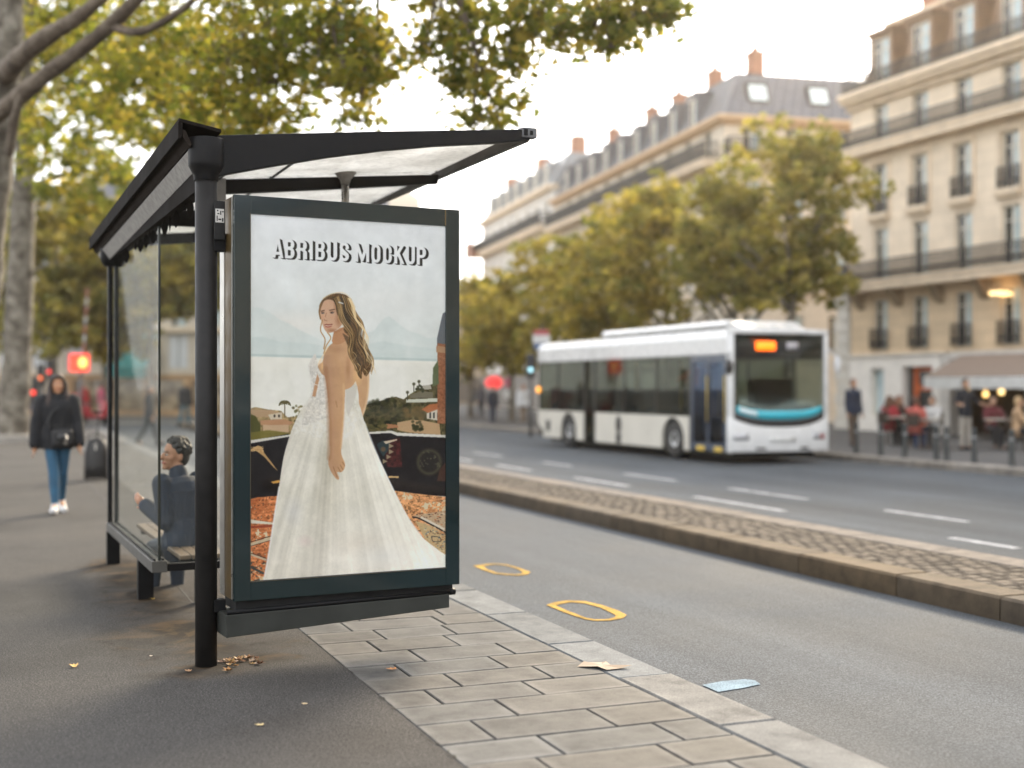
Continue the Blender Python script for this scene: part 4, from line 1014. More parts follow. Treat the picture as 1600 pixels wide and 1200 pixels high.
# --- trees closing the view and along the far footway
YEL = np.array([(.15, .158, .045), (.21, .20, .052), (.27, .235, .060), (.33, .275, .068), (.38, .31, .074), (.42, .325, .078), (.22, .18, .052)])
OLV = np.array([(.15, .152, .050), (.195, .188, .060), (.24, .218, .068), (.28, .245, .074), (.31, .255, .078)])
def street_tree(base, h, spread, zlow, label, group, pal, seed, n=2600, lean=(0, 0), leaf=.205, trunk_r=.2):
    t = thing('street_tree', label, 'tree', base, 0, group)
    rr = random.Random(seed)
    b = MB(); top = Vector((lean[0], lean[1], h * .78))
    limb(b, [(0, 0, -.05), (0, 0, .3), tuple(top * .35 + Vector((rr.uniform(-.1, .1), 0, 0))), tuple(top * .65), tuple(top)], trunk_r, .05, 10, .04)
    b.build('trunk', mt_bark, t)
    for i in range(5):
        a = rr.uniform(0, 6.28); z0 = zlow * rr.uniform(.9, 1.25); e = Vector((math.cos(a), math.sin(a), 0)) * spread * .7
        bb = MB(); limb(bb, [tuple(top * (z0 / top.z)), tuple(top * (z0 / top.z) + e * .5 + Vector((0, 0, h * .12))), tuple(top * (z0 / top.z) + e + Vector((0, 0, h * .2)))], trunk_r * .4, .02, 7); bb.build('limb', mt_bark, t)
    blobs = []
    zc_, hz_ = (zlow + h) / 2, (h - zlow) / 2
    for i in range(17):
        a = rr.uniform(0, 6.28); rad = spread * rr.uniform(.15, .78); u = rr.uniform(-.9, .8)
        k = math.sqrt(max(.30, 1 - u * u * .8))
        blobs.append(((lean[0] + rad * k * math.cos(a), lean[1] + rad * k * math.sin(a), zc_ + u * hz_ * .82), (spread * .42, spread * .42, hz_ * .38), n // 7))
    crown('crown', blobs, leaf, pal, t, mt_leaff, seed, SIMPLE, .40, 20)
    return t
G = 'trees along the far footway'
for px, Y, h, sp, zl, lab, pal, seed, n in (
    (1240, 35.4, 9.0, 2.35, 3.6, 'tall loose olive tree rising behind the bus windscreen', OLV, 21, 2700),
    (1148, 38.2, 8.4, 2.2, 2.9, 'olive tree above the middle of the bus, left of the tallest loose one', OLV, 29, 2600),
    (1040, 43.2, 8.9, 2.6, 2.6, 'yellow green tree above the middle of the bus roof, before the corner building', YEL, 22, 3200),
    (948, 47.0, 8.4, 2.6, 2.4, 'yellow green bushy tree above the rear of the bus roof', YEL, 23, 3000),
    (866, 51.5, 8.0, 2.8, 2.2, 'yellow green tree just above the tail of the bus', YEL, 24, 3000),
    (800, 56.5, 7.8, 2.9, 2.2, 'yellow green tree left of the bus, over the crossing people', YEL, 25, 2800),
    (735, 62.5, 7.4, 2.9, 2.0, 'yellow tree beside the right edge of the poster panel, far down the street', YEL, 26, 2600)):
    street_tree(at(px, Y, .01), h, sp, zl, lab, G, pal, seed, n)
G = 'trees on the square down the street'
for px, Y, h, sp, zl, lab, pal, seed, n in (
    (88, 54, 10.5, 3.1, 2.9, 'leafy olive tree on the square just above the walking woman', OLV, 31, 3600),
    (166, 60, 10.2, 3.0, 3.0, 'yellowish tree on the square left of the rear shelter post', YEL, 32, 3400),
    (236, 56, 10.0, 3.0, 4.4, 'olive yellow tree on the square seen through the left glass of the shelter', YEL, 33, 3400),
    (318, 58, 10.2, 3.0, 4.9, 'olive tree on the square seen through the right glass of the shelter', OLV, 34, 3200),
    (10, 64, 11, 3.4, 3.0, 'dark olive tree far behind the tall pale trunk', OLV, 35, 2600)):
    street_tree(at(px, Y, 0), h, sp, zl, lab, G, pal, seed, n, leaf=.28)
# fallen leaves on the footway
FL = np.array([(.30, .14, .035), (.22, .085, .025), (.36, .20, .05), (.13, .055, .022)])
def leaf_obj(p, size, col, label, rot=0.0, curl=.3, group='fallen leaves near the shelter', mt_name='dry leaf'):
    b = MB(); n = len(PLANE); sq = RND.uniform(.55, .85)
    vs = [(x * size * sq, y * size, .004 + curl * size * (abs(x) ** 1.5 + .4 * y * y) + RND.uniform(0, .05) * size) for x, y in PLANE] + [(0, 0, .004)]
    b.add(vs, [(i, (i + 1) % n, n) for i in range(n)])
    m = LEAFM.setdefault(tuple(col), M('dry_leaf', col, .6, 0, .3, 40))
    o = b.build('fallen_leaf', m, None, p, rot); return tag(o, label, 'leaf', group)
LEAFM = {}
leaf_obj(gnd(116, 1043, .001), .085, (.58, .34, .08), 'bright yellow curled leaf lying alone on the grey asphalt at lower left', .4, .5)
leaf_obj(gnd(238, 937, .001), .06, (.55, .36, .08), 'small yellow leaf touching the foot of the middle shelter leg', 1.0)
leaf_obj(gnd(294, 1050, .001), .06, (.30, .16, .07), 'brown leaf just left of the foot of the front post', .8)
leaf_obj(gnd(358, 1049, .001), .075, (.34, .17, .06), 'curled tan leaf right of the front post foot, below the leaf pile', 2.2, .6)
leaf_obj(gnd(614, 1047, .003), .07, (.42, .19, .07), 'thin orange leaf lying on a slab joint below the poster panel', 1.3, .2)
leaf_obj(gnd(408, 1134, .001), .055, (.62, .48, .24), 'straw coloured leaf sliver at the bottom of the picture', 1.5, .1)
leaf_obj(gnd(476, 1101, .001), .04, (.60, .46, .28), 'tiny pale leaf scrap on the asphalt left of the slabs', .3, .1)
leaf_obj(gnd(236, 1026, .001), .035, (.50, .42, .34), 'tiny greyish scrap left of the front post', .3, .1)
for i in range(26):
    p = gnd(RND.gauss(376, 17), RND.gauss(1034, 4), .001)
    leaf_obj(p, RND.uniform(.035, .08), tuple(FL[i % 4]), 'small brown dry leaf in the pile beside the foot of the front post', RND.uniform(0, 6), RND.uniform(.2, .7), 'brown leaves piled by the front post')
P = [(902, 1042), (912, 1037), (916, 1035), (940, 1035), (947, 1037), (955, 1040), (975, 1042), (988, 1043), (968, 1045), (948, 1047), (934, 1045)]
c = gnd(940, 1041, .004)
o = MB().add([gnd(x, y, .004) - c + Vector((0, 0, .002 + .012 * (i % 3 == 1))) for i, (x, y) in enumerate(P)] + [(0, 0, .010)], [(i, (i + 1) % len(P), len(P)) for i in range(len(P))]).build('paper_scrap', M('cream_paper', (.27, .20, .14), .7, 0, .15, 9), None, c)
tag(o, 'torn cream scrap lying across the granite kerb', 'scrap')
# ================================================================== BUILDINGS
def stone_mat(name, c, joint=.75, bh=.42, bw=1.1, warm=.12):
    m, nt, b = new_mat(name)
    tc = nt.nodes.new('ShaderNodeTexCoord'); mp = nt.nodes.new('ShaderNodeMapping')
    # the courses run round both street faces: use (x+y, z)
    sx = nt.nodes.new('ShaderNodeSeparateXYZ'); cb = nt.nodes.new('ShaderNodeCombineXYZ'); ad = nt.nodes.new('ShaderNodeMath')
    nt.links.new(tc.outputs['Object'], sx.inputs[0]); nt.links.new(sx.outputs['X'], ad.inputs[0]); nt.links.new(sx.outputs['Y'], ad.inputs[1])
    nt.links.new(ad.outputs[0], cb.inputs['X']); nt.links.new(sx.outputs['Z'], cb.inputs['Y'])
    br = nt.nodes.new('ShaderNodeTexBrick'); nt.links.new(cb.outputs[0], br.inputs['Vector'])
    br.inputs['Scale'].default_value = 1; br.inputs['Brick Width'].default_value = bw; br.inputs['Row Height'].default_value = bh; br.inputs['Mortar Size'].default_value = .012
    br.inputs['Color1'].default_value = (*c, 1); br.inputs['Color2'].default_value = (*[x * .9 for x in c], 1); br.inputs['Mortar'].default_value = (*[x * joint for x in c], 1)
    n = noise(nt, .8, 6, .6); r = ramp(nt, n.outputs['Fac'], [(.3, (1 - warm,) * 3), (.7, (1 + warm,) * 3)])
    nt.links.new(mixc(nt, 1.0, br.outputs['Color'], r.outputs['Color'], 'MULTIPLY'), b.inputs['Base Color'])
    b.inputs['Roughness'].default_value = .85
    bump(nt, b, br.outputs['Fac'], -.3, .02)
    return m
mt_lime = stone_mat('limestone_wall', (.74, .62, .475))
mt_lime2 = stone_mat('warm_limestone_base', (.64, .495, .33), .7, .36)
mt_trim = M('limestone_trim', (.66, .54, .40), .8, 0, .12, 2)
mt_pale = stone_mat('pale_stone_wall', (.66, .58, .47))
mt_white = stone_mat('white_rendered_wall', (.70, .68, .64), .9, .5, 2)
mt_slate = M('slate_roof', (.125, .128, .145), .55, 0, .22, 5, .2, 20)
mt_zinc = M('zinc_roof', (.26, .27, .28), .45, .3, .15, 3)
mt_brownz = M('brown_mansard', (.20, .12, .075), .6, 0, .18, 3)
mt_brick = M('chimney_brick', (.34, .17, .11), .85, 0, .2, 6)
mt_corbel = M('brown_corbel', (.25, .185, .12), .8)
mt_iron = M('wrought_iron', (.014, .014, .016), .5)
mt_wframe = M('window_frame_paint', (.62, .58, .50), .5)
def pane_mat(name, dark, pale):
    m, nt, b = new_mat(name)
    n = noise(nt, 1.3, 3); r = ramp(nt, n.outputs['Fac'], [(.35, dark), (.62, pale)])
    nt.links.new(r.outputs['Color'], b.inputs['Base Color']); b.inputs['Roughness'].default_value = .06; b.inputs['Specular IOR Level'].default_value = .8
    return m
mt_dark = pane_mat('dark_window_glass', (.012, .014, .016), (.04, .045, .048))
mt_curt = pane_mat('curtained_window_glass', (.34, .45, .48), (.56, .66, .68))
def wall_open(b, x0, x1, y0, y1, z0, z1, ops, mi=0, flip=False):
    """solid wall slab with window openings (y range, z range); flip swaps the two horizontal axes"""
    zs = sorted(set([z0, z1] + [min(max(z, z0), z1) for o in ops for z in o[2:]]))
    for za, zb in zip(zs, zs[1:]):
        if zb - za < 1e-6: continue
        cut = sorted([(o[0], o[1]) for o in ops if o[2] <= za + 1e-6 and o[3] >= zb - 1e-6]); y = y0
        for a, c in cut + [(y1, y1)]:
            if a > y + 1e-6:
                if flip: b.box(y, a, x0, x1, za, zb, mi)
                else: b.box(x0, x1, y, a, za, zb, mi)
            y = max(y, c)
WCACHE = {}
def window(parent, pos, w, h, face='x', style='curtain', rail=False, rail_h=.72):
    """casement in its reveal, looking along -x (or -y); pos = middle of the opening's foot on the wall face"""
    key = (round(w, 2), round(h, 2), style)
    if key not in WCACHE:
        b = MB(); f = .055; d0, d1 = .10, .17
        b.box(d0, d1, -w / 2, -w / 2 + f, 0, h).box(d0, d1, w / 2 - f, w / 2, 0, h).box(d0, d1, -w / 2 + f, w / 2 - f, 0, f).box(d0, d1, -w / 2 + f, w / 2 - f, h - f, h)
        b.box(d0 + .004, d1, -.03, .03, f, h - f).box(d0 + .008, d1, -w / 2 + f, -.03, h * .74, h * .74 + .035).box(d0 + .008, d1, .03, w / 2 - f, h * .74, h * .74 + .035)
        p = MB(); q = w * .12; p.add([(.15, -w / 2, 0), (.15, q, 0), (.15, q, h), (.15, -w / 2, h)], [(0, 1, 2, 3)], 1 if style == 'curtain' else 0); p.add([(.15, q, 0), (.15, w / 2, 0), (.15, w / 2, h), (.15, q, h)], [(0, 1, 2, 3)], 0)
        WCACHE[key] = (b.mesh('window', mt_wframe), p.mesh('pane', [mt_dark, mt_curt]))
    fm, pm = WCACHE[key]
    rz = 0 if face == 'x' else PI / 2
    o = put('window', fm, parent, pos, rz); put('pane', pm, o)
    if rail:
        k2 = ('rail', round(w, 2), rail_h)
        if k2 not in WCACHE: WCACHE[k2] = railing_mb(w + .16, rail_h).mesh('railing', mt_iron)
        put('railing', WCACHE[k2], o, (-.10, 0, .02))
    return o
def railing_mb(L, h, pitch=.12, thick=.032):
    b = MB()
    b.box(-.02, .02, -L / 2, L / 2, h - .035, h).box(-.015, .015, -L / 2, L / 2, .06, .085).box(-.012, .012, -L / 2, L / 2, h * .72, h * .72 + .018)
    n = max(2, int(L / pitch))
    for i in range(n + 1):
        y = -L / 2 + .012 + (L - .024) * i / n; b.box(-thick / 2, thick / 2, y - thick / 2, y + thick / 2, 0, h - .036)
        if i < n and i % 1 == 0:
            yc = y + (L - .024) / n / 2
            b.add([(0, yc - .035, h * .30), (0, yc, h * .18), (0, yc + .035, h * .30), (0, yc, h * .44)], [(0, 1, 2, 3)]) if L < 60 else None
    return b
def balcony(parent, y0, y1, z, depth, th, h=.66, face='x', corbels=(), x0=0.0):
    b = MB(); lo, hi = x0 - depth, x0 - .002
    if face == 'x': b.box(lo, hi, y0, y1, z - th, z).box(lo - .05, hi, y0 - .02, y1 + .02, z - .08, z + .012)
    else: b.box(y0, y1, lo, hi, z - th, z).box(y0 - .02, y1 + .02, lo - .05, hi, z - .08, z + .012)
    o = b.build('balcony', mt_trim, parent)
    if corbels:
        for c in corbels:
            cb = MB(); cb.prism([(x0 - depth * .85, z - th - .002), (x0 - .003, z - th - .002), (x0 - .003, z - th - .62), (x0 - depth * .25, z - th - .5)], c - .16, c + .16, 'y')
            cb.build('corbel', mt_corbel, o, fix=True)
    L = y1 - y0
    rm = railing_mb(L, h).mesh('railing', mt_iron)
    put('railing', rm, o, (lo + .05, (y0 + y1) / 2, z + .013) if face == 'x' else ((y0 + y1) / 2, lo + .05, z + .013), 0 if face == 'x' else PI / 2)
    # short returns at both ends
    for e in ((y0 + .03), (y1 - .03)):
        r2 = railing_mb(depth - .12, h).mesh('railing', mt_iron)
        put('railing', r2, o, (lo + .06 + (depth - .12) / 2, e, z + .013) if face == 'x' else (e, lo + .06 + (depth - .12) / 2, z + .013), PI / 2 if face == 'x' else 0)
    return o
# ------------------------------------------------------------------ right-hand cream building; local x = away from the street, y = along it
TB = 28.0
rb = thing('apartment_building', 'cream stone apartment building at right with long iron balconies above a cafe', 'building', st(TB, 0, 0), ANG)
Y0, Y1 = 18.0, 38.0
cols = [36.35 - 2.05 * i for i in range(9)]
W = .78
ops = []
for c in cols:
    ops += [(c - W / 2, c + W / 2, 2.80, 4.55), (c - W / 2, c + W / 2, 5.16, 7.02), (c - W / 2, c + W / 2, 7.50, 9.22), (c - W / 2, c + W / 2, 9.89, 11.28)]
b = MB(); wall_open(b, 0, .45, Y0, Y1, 4.83, 11.5, [o for o in ops if o[2] > 4.83]); b.box(.45, 11, Y0, Y1, 4.83, 11.5)
b.build('wall', mt_lime, rb)
b = MB(); wall_open(b, 0, .45, Y0, Y1, 2.66, 4.826, [o for o in ops if o[2] < 4.8]); b.box(.46, 11, Y0, Y1, 2.66, 4.826)
b.build('lower_wall', mt_lime2, rb)
for i, c in enumerate(cols):
    window(rb, (0, c, 2.80), W, 1.75, rail=True)
    window(rb, (0, c, 5.16), W, 1.86)
    window(rb, (0, c, 7.50), W, 1.72, rail=True, rail_h=.66)
    window(rb, (0, c, 9.89), W, 1.39)
for c in cols:
    MB().box(-.24, -.002, c - W / 2 - .14, c + W / 2 + .14, 7.33, 7.495).box(-.16, -.002, c - W / 2 - .08, c + W / 2 + .08, 7.22, 7.328).build('sill', mt_trim, rb, bev=.01)
    MB().box(-.06, -.002, c - W / 2 - .16, c - W / 2 - .01, 7.50, 9.24).box(-.06, -.002, c + W / 2 + .01, c + W / 2 + .16, 7.50, 9.24).box(-.08, -.002, c - W / 2 - .16, c + W / 2 + .16, 9.242, 9.38).build('surround', mt_trim, rb)
balcony(rb, Y0, Y1 + .1, 5.15, .62, .30, .68, corbels=[c + 1.02 for c in cols] + [cols[-1] - 1.02])
balcony(rb, Y0, Y1 + .05, 9.88, .55, .30, .60)
MB().box(-.16, -.002, Y0, Y1 + .1, 11.30, 11.498).box(-.40, .3, Y0, Y1 + .12, 11.502, 11.66).box(-.52, .3, Y0, Y1 + .15, 11.663, 11.86).build('cornice', mt_trim, rb, bev=.02)
rl = railing_mb(Y1 - Y0, .55).mesh('railing', mt_iron); put('railing', rl, rb, (-.38, (Y0 + Y1) / 2, 11.865))
cols2 = [Y0 - 1.2 - 2.05 * i for i in range(60)]
b = MB(); wall_open(b, .002, .45, Y0 - 130, Y0 - .002, 2.6, 11.5, [(c - W / 2, c + W / 2, z0, z1) for c in cols2 for z0, z1 in ((2.8, 4.55), (5.16, 7.02), (7.5, 9.22), (9.89, 11.28))]); b.box(.002, .45, Y0 - 130, Y0 - .002, .02, .5)
b.build('side_wing', mt_lime, rb)
MB().add([(.4, Y0 - 130, .4), (.4, Y0, .4), (.4, Y0, 11.4), (.4, Y0 - 130, 11.4)], [(0, 1, 2, 3)]).build('wing_glass', mt_dark, rb)
MB().hexa([(.02, Y0 - 130, 11.5), (9, Y0 - 130, 11.5), (.02, Y0 - .01, 11.5), (9, Y0 - .01, 11.5), (1.05, Y0 - 130, 14.3), (9, Y0 - 130, 14.3), (1.05, Y0 - .01, 14.3), (9, Y0 - .01, 14.3)]).build('wing_roof', mt_slate, rb)
# mansard roof with dormers
b = MB(); b.hexa([(.02, Y0, 11.5), (9, Y0, 11.5), (.02, Y1 - .05, 11.5), (9, Y1 - .05, 11.5), (1.05, Y0, 14.3), (9, Y0, 14.3), (1.05, Y1 - .75, 14.3), (9, Y1 - .75, 14.3)])
b.hexa([(1.0, Y0, 14.302), (9, Y0, 14.302), (1.0, Y1 - .75, 14.302), (9, Y1 - .75, 14.302), (3.5, Y0, 15.4), (6, Y0, 15.4), (3.5, Y1 - 2.2, 15.4), (6, Y1 - 2.2, 15.4)])
roof_ = b.build('roof', mt_brownz, rb)
MB().box(.86, 1.2, Y0, Y1 - .70, 14.25, 14.40).build('roof_edge', mt_trim, roof_, bev=.02)
for c in [x + .05 for x in cols]:
    d = MB(); d.box(.05, 1.2, c - .62, c - .45, 11.87, 13.72).box(.05, 1.2, c + .45, c + .62, 11.87, 13.72).box(.05, 1.2, c - .45, c + .45, 13.56, 13.72).box(-.08, 1.35, c - .74, c + .74, 13.722, 13.86).box(.05, .9, c - .45, c + .45, 11.87, 11.98)
    dm = d.build('dormer', mt_brownz, rb, bev=.01)
    window(dm, (.0, c, 11.985), .88, 1.57)
for (y, w, z) in ((36.3, .9, 15.6), (33.6, .7, 15.0), (28.5, 1.2, 16.1), (23, 1.2, 16.0)):
    cm = MB().box(1.7, 2.6, y - w, y, 14.0, z).box(1.64, 2.66, y - w - .06, y + .06, z, z + .14)
    for k in range(3): cm.tube([(2.15, y - w * (.2 + .3 * k), z + .141), (2.15, y - w * (.2 + .3 * k), z + .5)], .09, 10)
    cm.build('chimney', mt_brick, rb)
# ground floor: white shopfront, orange door, cafe front with awning
gf = MB(); wall_open(gf, -.12, .5, 33.2, 37.95, .02, 2.60, [(36.0, 36.75, .55, 2.18), (33.55, 35.05, .03, 2.22)])
gf.box(-.20, .5, 33.1, 38.0, 2.603, 2.655); gf.build('shopfront', M('white_shopfront', (.78, .74, .68), .6, 0, .08, 2), rb)
sw = MB().box(.05, .12, 36.0, 36.06, .56, 2.17).box(.05, .12, 36.69, 36.75, .56, 2.17).box(.05, .12, 36.06, 36.69, .56, .62).box(.05, .12, 36.06, 36.69, 2.11, 2.17).build('shop_window', mt_wframe, rb)
MB().add([(.1, 36.0, .56), (.1, 36.75, .56), (.1, 36.75, 2.17), (.1, 36.0, 2.17)], [(0, 1, 2, 3)]).build('pane', mt_curt, sw)
dr = MB().box(.10, .16, 33.6, 33.72, .03, 2.2).box(.10, .16, 34.5, 34.72, .03, 2.2).box(.10, .16, 33.721, 34.499, 1.42, 1.58).box(.10, .16, 33.721, 34.499, 2.06, 2.2).box(.10, .16, 33.721, 34.499, .03, .35).build('door', M('orange_door_paint', (.50, .10, .02), .45), rb)
MB().add([(.14, 33.55, .03), (.14, 35.05, .03), (.14, 35.05, 2.2), (.14, 33.55, 2.2)], [(0, 1, 2, 3)]).build('pane', mt_dark, dr)
MB().box(.17, .20, 34.45, 34.48, .95, 1.15).build('handle', mt_chrome, dr)
cf = MB().box(-.1, .4, 32.75, 33.19, .02, 2.60).box(-.1, .4, 29.2, 29.5, .02, 2.6).box(-.1, .4, 25.0, 25.3, .02, 2.6).box(-.1, .4, 20.8, 21.1, .02, 2.6).box(-.1, .4, Y0, 32.749, 2.42, 2.655).build('cafe_front', M('pale_cafe_pilaster', (.55, .52, .48), .6), rb)
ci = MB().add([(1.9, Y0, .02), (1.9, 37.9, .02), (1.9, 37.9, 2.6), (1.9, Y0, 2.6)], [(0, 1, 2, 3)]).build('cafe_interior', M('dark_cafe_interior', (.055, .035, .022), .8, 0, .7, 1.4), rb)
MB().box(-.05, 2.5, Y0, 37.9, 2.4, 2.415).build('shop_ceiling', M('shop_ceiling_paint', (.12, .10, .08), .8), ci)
for (y, z, c) in ((33.6, 1.42, (1, .62, .2)), (32.7, 1.30, (1, .6, .2)), (32.0, 1.38, (1, .65, .25)), (28.4, 1.4, (1, .6, .2))):
    MB().ell((1.3, y, z), .09).tube([(1.3, y, z + .1), (1.3, y, 2.4)], .012, 6).build('pendant_lamp', M('lit_pendant', (.8, .6, .3), .5, emit=c, es=1.0), ci)
aw = MB(); aw.hexa([(-.12, 18, 2.50), (-.12, 32.2, 2.50), (-2.35, 18, 1.83), (-2.35, 31.2, 1.83), (-.12, 18, 2.53), (-.12, 32.2, 2.53), (-2.35, 18, 1.86), (-2.35, 31.2, 1.86)])
awn = aw.build('awning', M('taupe_awning_cloth', (.24, .185, .15), .9, 0, .1, 3), rb, fix=True)
vb = MB()
for k in range(38): vb.box(-2.40, -2.365, 17.9 + .35 * k, 17.9 + .35 * k + .345, 1.50 if k % 2 else 1.485, 1.83)
vb.build('valance', M('grey_white_valance', (.60, .60, .58), .8), awn)
for y in (20.3, 26.6, 31.0): MB().bar((-.1, y, 1.88), (-2.3, y, 1.83), .04, .04).build('awning_arm', mt_iron, awn)
MB().box(-.002, -.10, 30.1, 30.5, 4.28, 4.36).box(-.55, -.10, 30.1, 30.5, 4.30, 4.40).build('wall_lamp', M('lit_wall_lamp', (.9, .7, .4), .4, emit=(1, .62, .25), es=.8), rb)
qb = MB()
for k in range(13):
    e = .0 if k % 2 else .14
    qb.box(-.08, .6, 38.06 - e * 0, 38.75 + e, .02 + k * .43, .02 + k * .43 + .41)
qb.build('quoin_pier', M('white_quoin_stone', (.60, .57, .51), .85, 0, .12, 3), rb, bev=.03)
# ------------------------------------------------------------------ corner building with the grey mansard, and the taller one beyond
MROT = math.atan2(.2466, .969)
def CB(h=0): return Vector((8.87, 53.75, 0))
mb_ = thing('apartment_building', 'pale corner apartment building with grey slate mansard roof, skylights and brick chimneys', 'building', CB(), MROT)
ops = []; floors = [(2.95, 4.6), (5.75, 7.5), (8.55, 10.3), (11.25, 12.55)]
ycols = [1.6 + 2.3 * i for i in range(10)]; xcols = [1.3 + 2.0 * i for i in range(6)]
opy = [(c - .42, c + .42, a, d) for c in ycols for a, d in floors]; opx = [(c - .42, c + .42, a, d) for c in xcols for a, d in floors]
b = MB(); wall_open(b, 0, .4, .402, 25.6, 0, 12.9, opy); wall_open(b, 0, .4, 0, 12.5, 0, 12.9, opx, 0, True); b.box(.42, 12.5, .42, 25.6, 0, 12.85)
b.build('wall', mt_pale, mb_)
for a, d in floors:
    for c in ycols: window(mb_, (0, c, a), .84, d - a)
    for c in xcols: window(mb_, (c, 0, a), .84, d - a, face='y')
MB().box(-.35, .35, -.35, 25.6, 12.72, 12.95).box(.352, 12.5, -.35, .35, 12.72, 12.95).box(-.12, -.002, -.12, 25.6, 12.56, 12.718).box(-.001, 12.5, -.12, -.002, 12.56, 12.718).build('cornice', M('peach_cornice', (.52, .36, .22), .8), mb_, bev=.03)
balcony(mb_, .4, 25.4, 11.2, .7, .3, .75)
balcony(mb_, .0, 12.4, 11.2, .7, .3, .75, face='y')
for z in (8.4, 5.6): MB().box(-.14, -.003, -.14, 25.5, z - .15, z).box(0, 12.4, -.14, -.003, z - .15, z).build('string_course', mt_trim, mb_)
b = MB(); b.hexa([(-.05, -.05, 12.952), (12.5, -.05, 12.952), (-.05, 25.6, 12.952), (12.5, 25.6, 12.952), (1.0, .95, 15.0), (12.5, .95, 15.0), (1.0, 25.6, 15.0), (12.5, 25.6, 15.0)])
b.hexa([(.95, .9, 15.004), (12.5, .9, 15.004), (.95, 25.6, 15.004), (12.5, 25.6, 15.004), (4, 4, 15.6), (9, 4, 15.6), (4, 25.6, 15.6), (9, 25.6, 15.6)])
rf = b.build('roof', mt_slate, mb_)
for k in range(40): pass
rr = MB()
for k in range(26): rr.bar((-.02 + .48 * k, -.03, 12.96), (1.0 + .44 * k, .96, 14.99), .03, .05, (0, -1, 1))
for k in range(54): rr.bar((-.06, .3 + .47 * k, 12.96), (.99, .3 + .47 * k, 14.99), .03, .05, (-1, 0, 1))
rr.build('standing_seam', mt_zinc, rf)
for c in (1.75, 4.6):
    sk = MB().hexa([(c - .5, .22, 13.65), (c + .5, .22, 13.65), (c - .5, .40, 13.62), (c + .5, .40, 13.62), (c - .5, .52, 14.55), (c + .5, .52, 14.55), (c - .5, .74, 14.50), (c + .5, .74, 14.50)]).build('skylight', M('skylight_frame', (.05, .05, .05), .5), mb_)
    MB().add([(c - .40, .205, 13.72), (c + .40, .205, 13.72), (c + .40, .50, 14.48), (c - .40, .50, 14.48)], [(0, 1, 2, 3)]).build('pane', M('sky_lit_glass', (.62, .72, .72), .05, spec=.8), sk)
for k in range(9):
    y = 3.4 + 2.45 * k
    d = MB().box(.0, 1.3, y - .55, y - .38, 13.0, 14.5).box(.0, 1.3, y + .38, y + .55, 13.0, 14.5).box(.0, 1.3, y - .38, y + .38, 14.3, 14.5).box(-.08, 1.35, y - .62, y + .62, 14.502, 14.6).build('dormer', mt_slate, mb_)
    window(dm if False else d, (-.06, y, 13.02), .74, 1.27)
for (x, y, z) in ((2.2, 1.6, 16.0), (2.0, 5.5, 16.1), (2.0, 10.0, 16.0), (2.0, 13.8, 16.1), (2.0, 20, 16.2)):
    cm = MB().box(x - .28, x + .28, y - .35, y + .35, 14.5, z).box(x - .34, x + .34, y - .41, y + .41, z, z + .12)
    for k in (-.2, 0, .2): cm.tube([(x, y + k, z + .12), (x, y + k, z + .4)], .07, 8)
    cm.build('chimney', mt_brick, mb_)
for (x, y, z0, z1, h) in ((7.6, 3.0, 15.2, 16.1, 1.4),):
    gl = MB()
    for k in range(14): gl.tube([(4.5 + .5 * k, 3.4, 15.2), (4.5 + .5 * k, 3.4, 16.05)], .02, 6)
    gl.tube([(4.4, 3.4, 16.05), (11.1, 3.4, 16.05)], .03, 6); gl.tube([(4.4, 3.4, 15.65), (11.1, 3.4, 15.65)], .02, 6); gl.build('roof_railing', mt_zinc, mb_)
gs = MB(); wall_open(gs, -.10, -.003, .5, 25, .0, 2.6, [(1.2 + 3.2 * k, 3.6 + 3.2 * k, .4, 2.2) for k in range(7)]); gs.build('shopfront', M('dark_shopfront', (.10, .085, .07), .5), mb_)
MB().add([(-.05, .5, .3), (-.05, 25, .3), (-.05, 25, 2.3), (-.05, .5, 2.3)], [(0, 1, 2, 3)]).build('shop_window', mt_dark, mb_)
# the taller building further on
nb = thing('apartment_building', 'taller whitish apartment building at the far left end of the row', 'building', Vector((8.87 - .2466 * 25.7, 53.75 + .969 * 25.7, 0)), MROT)
fl2 = [(3, 4.7), (5.9, 7.6), (8.8, 10.5), (11.6, 13.2)]; yc2 = [1.5 + 2.4 * i for i in range(8)]
b = MB(); wall_open(b, 0, .4, 0, 19.5, 0, 14, [(c - .42, c + .42, a, d) for c in yc2 for a, d in fl2]); b.box(.42, 12, 0, 19.5, 0, 13.98); b.build('wall', mt_white, nb)
for a, d in fl2:
    for c in yc2: window(nb, (0, c, a), .84, d - a)
MB().box(-.45, .4, -.1, 19.7, 13.7, 14.02).build('cornice', mt_trim, nb, bev=.03)
MB().box(-.08, -.003, .2, 19.3, .1, 2.5).build('shopfront', bpy.data.materials['dark_shopfront'], nb)
balcony(nb, .3, 19.4, 11.55, .8, .3, .8)
for z in (5.8, 8.7, 11.56):
    q = MB().box(-1.3, -.003, 17.4, 19.6, z - .3, z).box(-1.32, -1.24, 17.4, 19.6, z, z + .8).box(-1.238, -.003, 19.52, 19.6, z, z + .8).build('balcony', M('red_brown_balcony', (.30, .15, .10), .7), nb)
b = MB(); b.hexa([(-.1, 0, 14.022), (12, 0, 14.022), (-.1, 19.6, 14.022), (12, 19.6, 14.022), (1.0, 0, 16.0), (12, 0, 16.0), (1.0, 18.6, 16.0), (12, 18.6, 16.0)]); b.build('roof', mt_zinc, nb)
for k in range(7):
    y = 1.6 + 2.5 * k; d = MB().box(.0, 1.2, y - .5, y + .5, 14.05, 15.6).build('dormer', mt_zinc, nb); window(d, (-.16, y, 14.15), .7, 1.2)
for y in (1.0, 9, 17.6): MB().box(1.5, 2.3, y - .5, y + .5, 15.5, 17.2).build('chimney', mt_brick, nb)
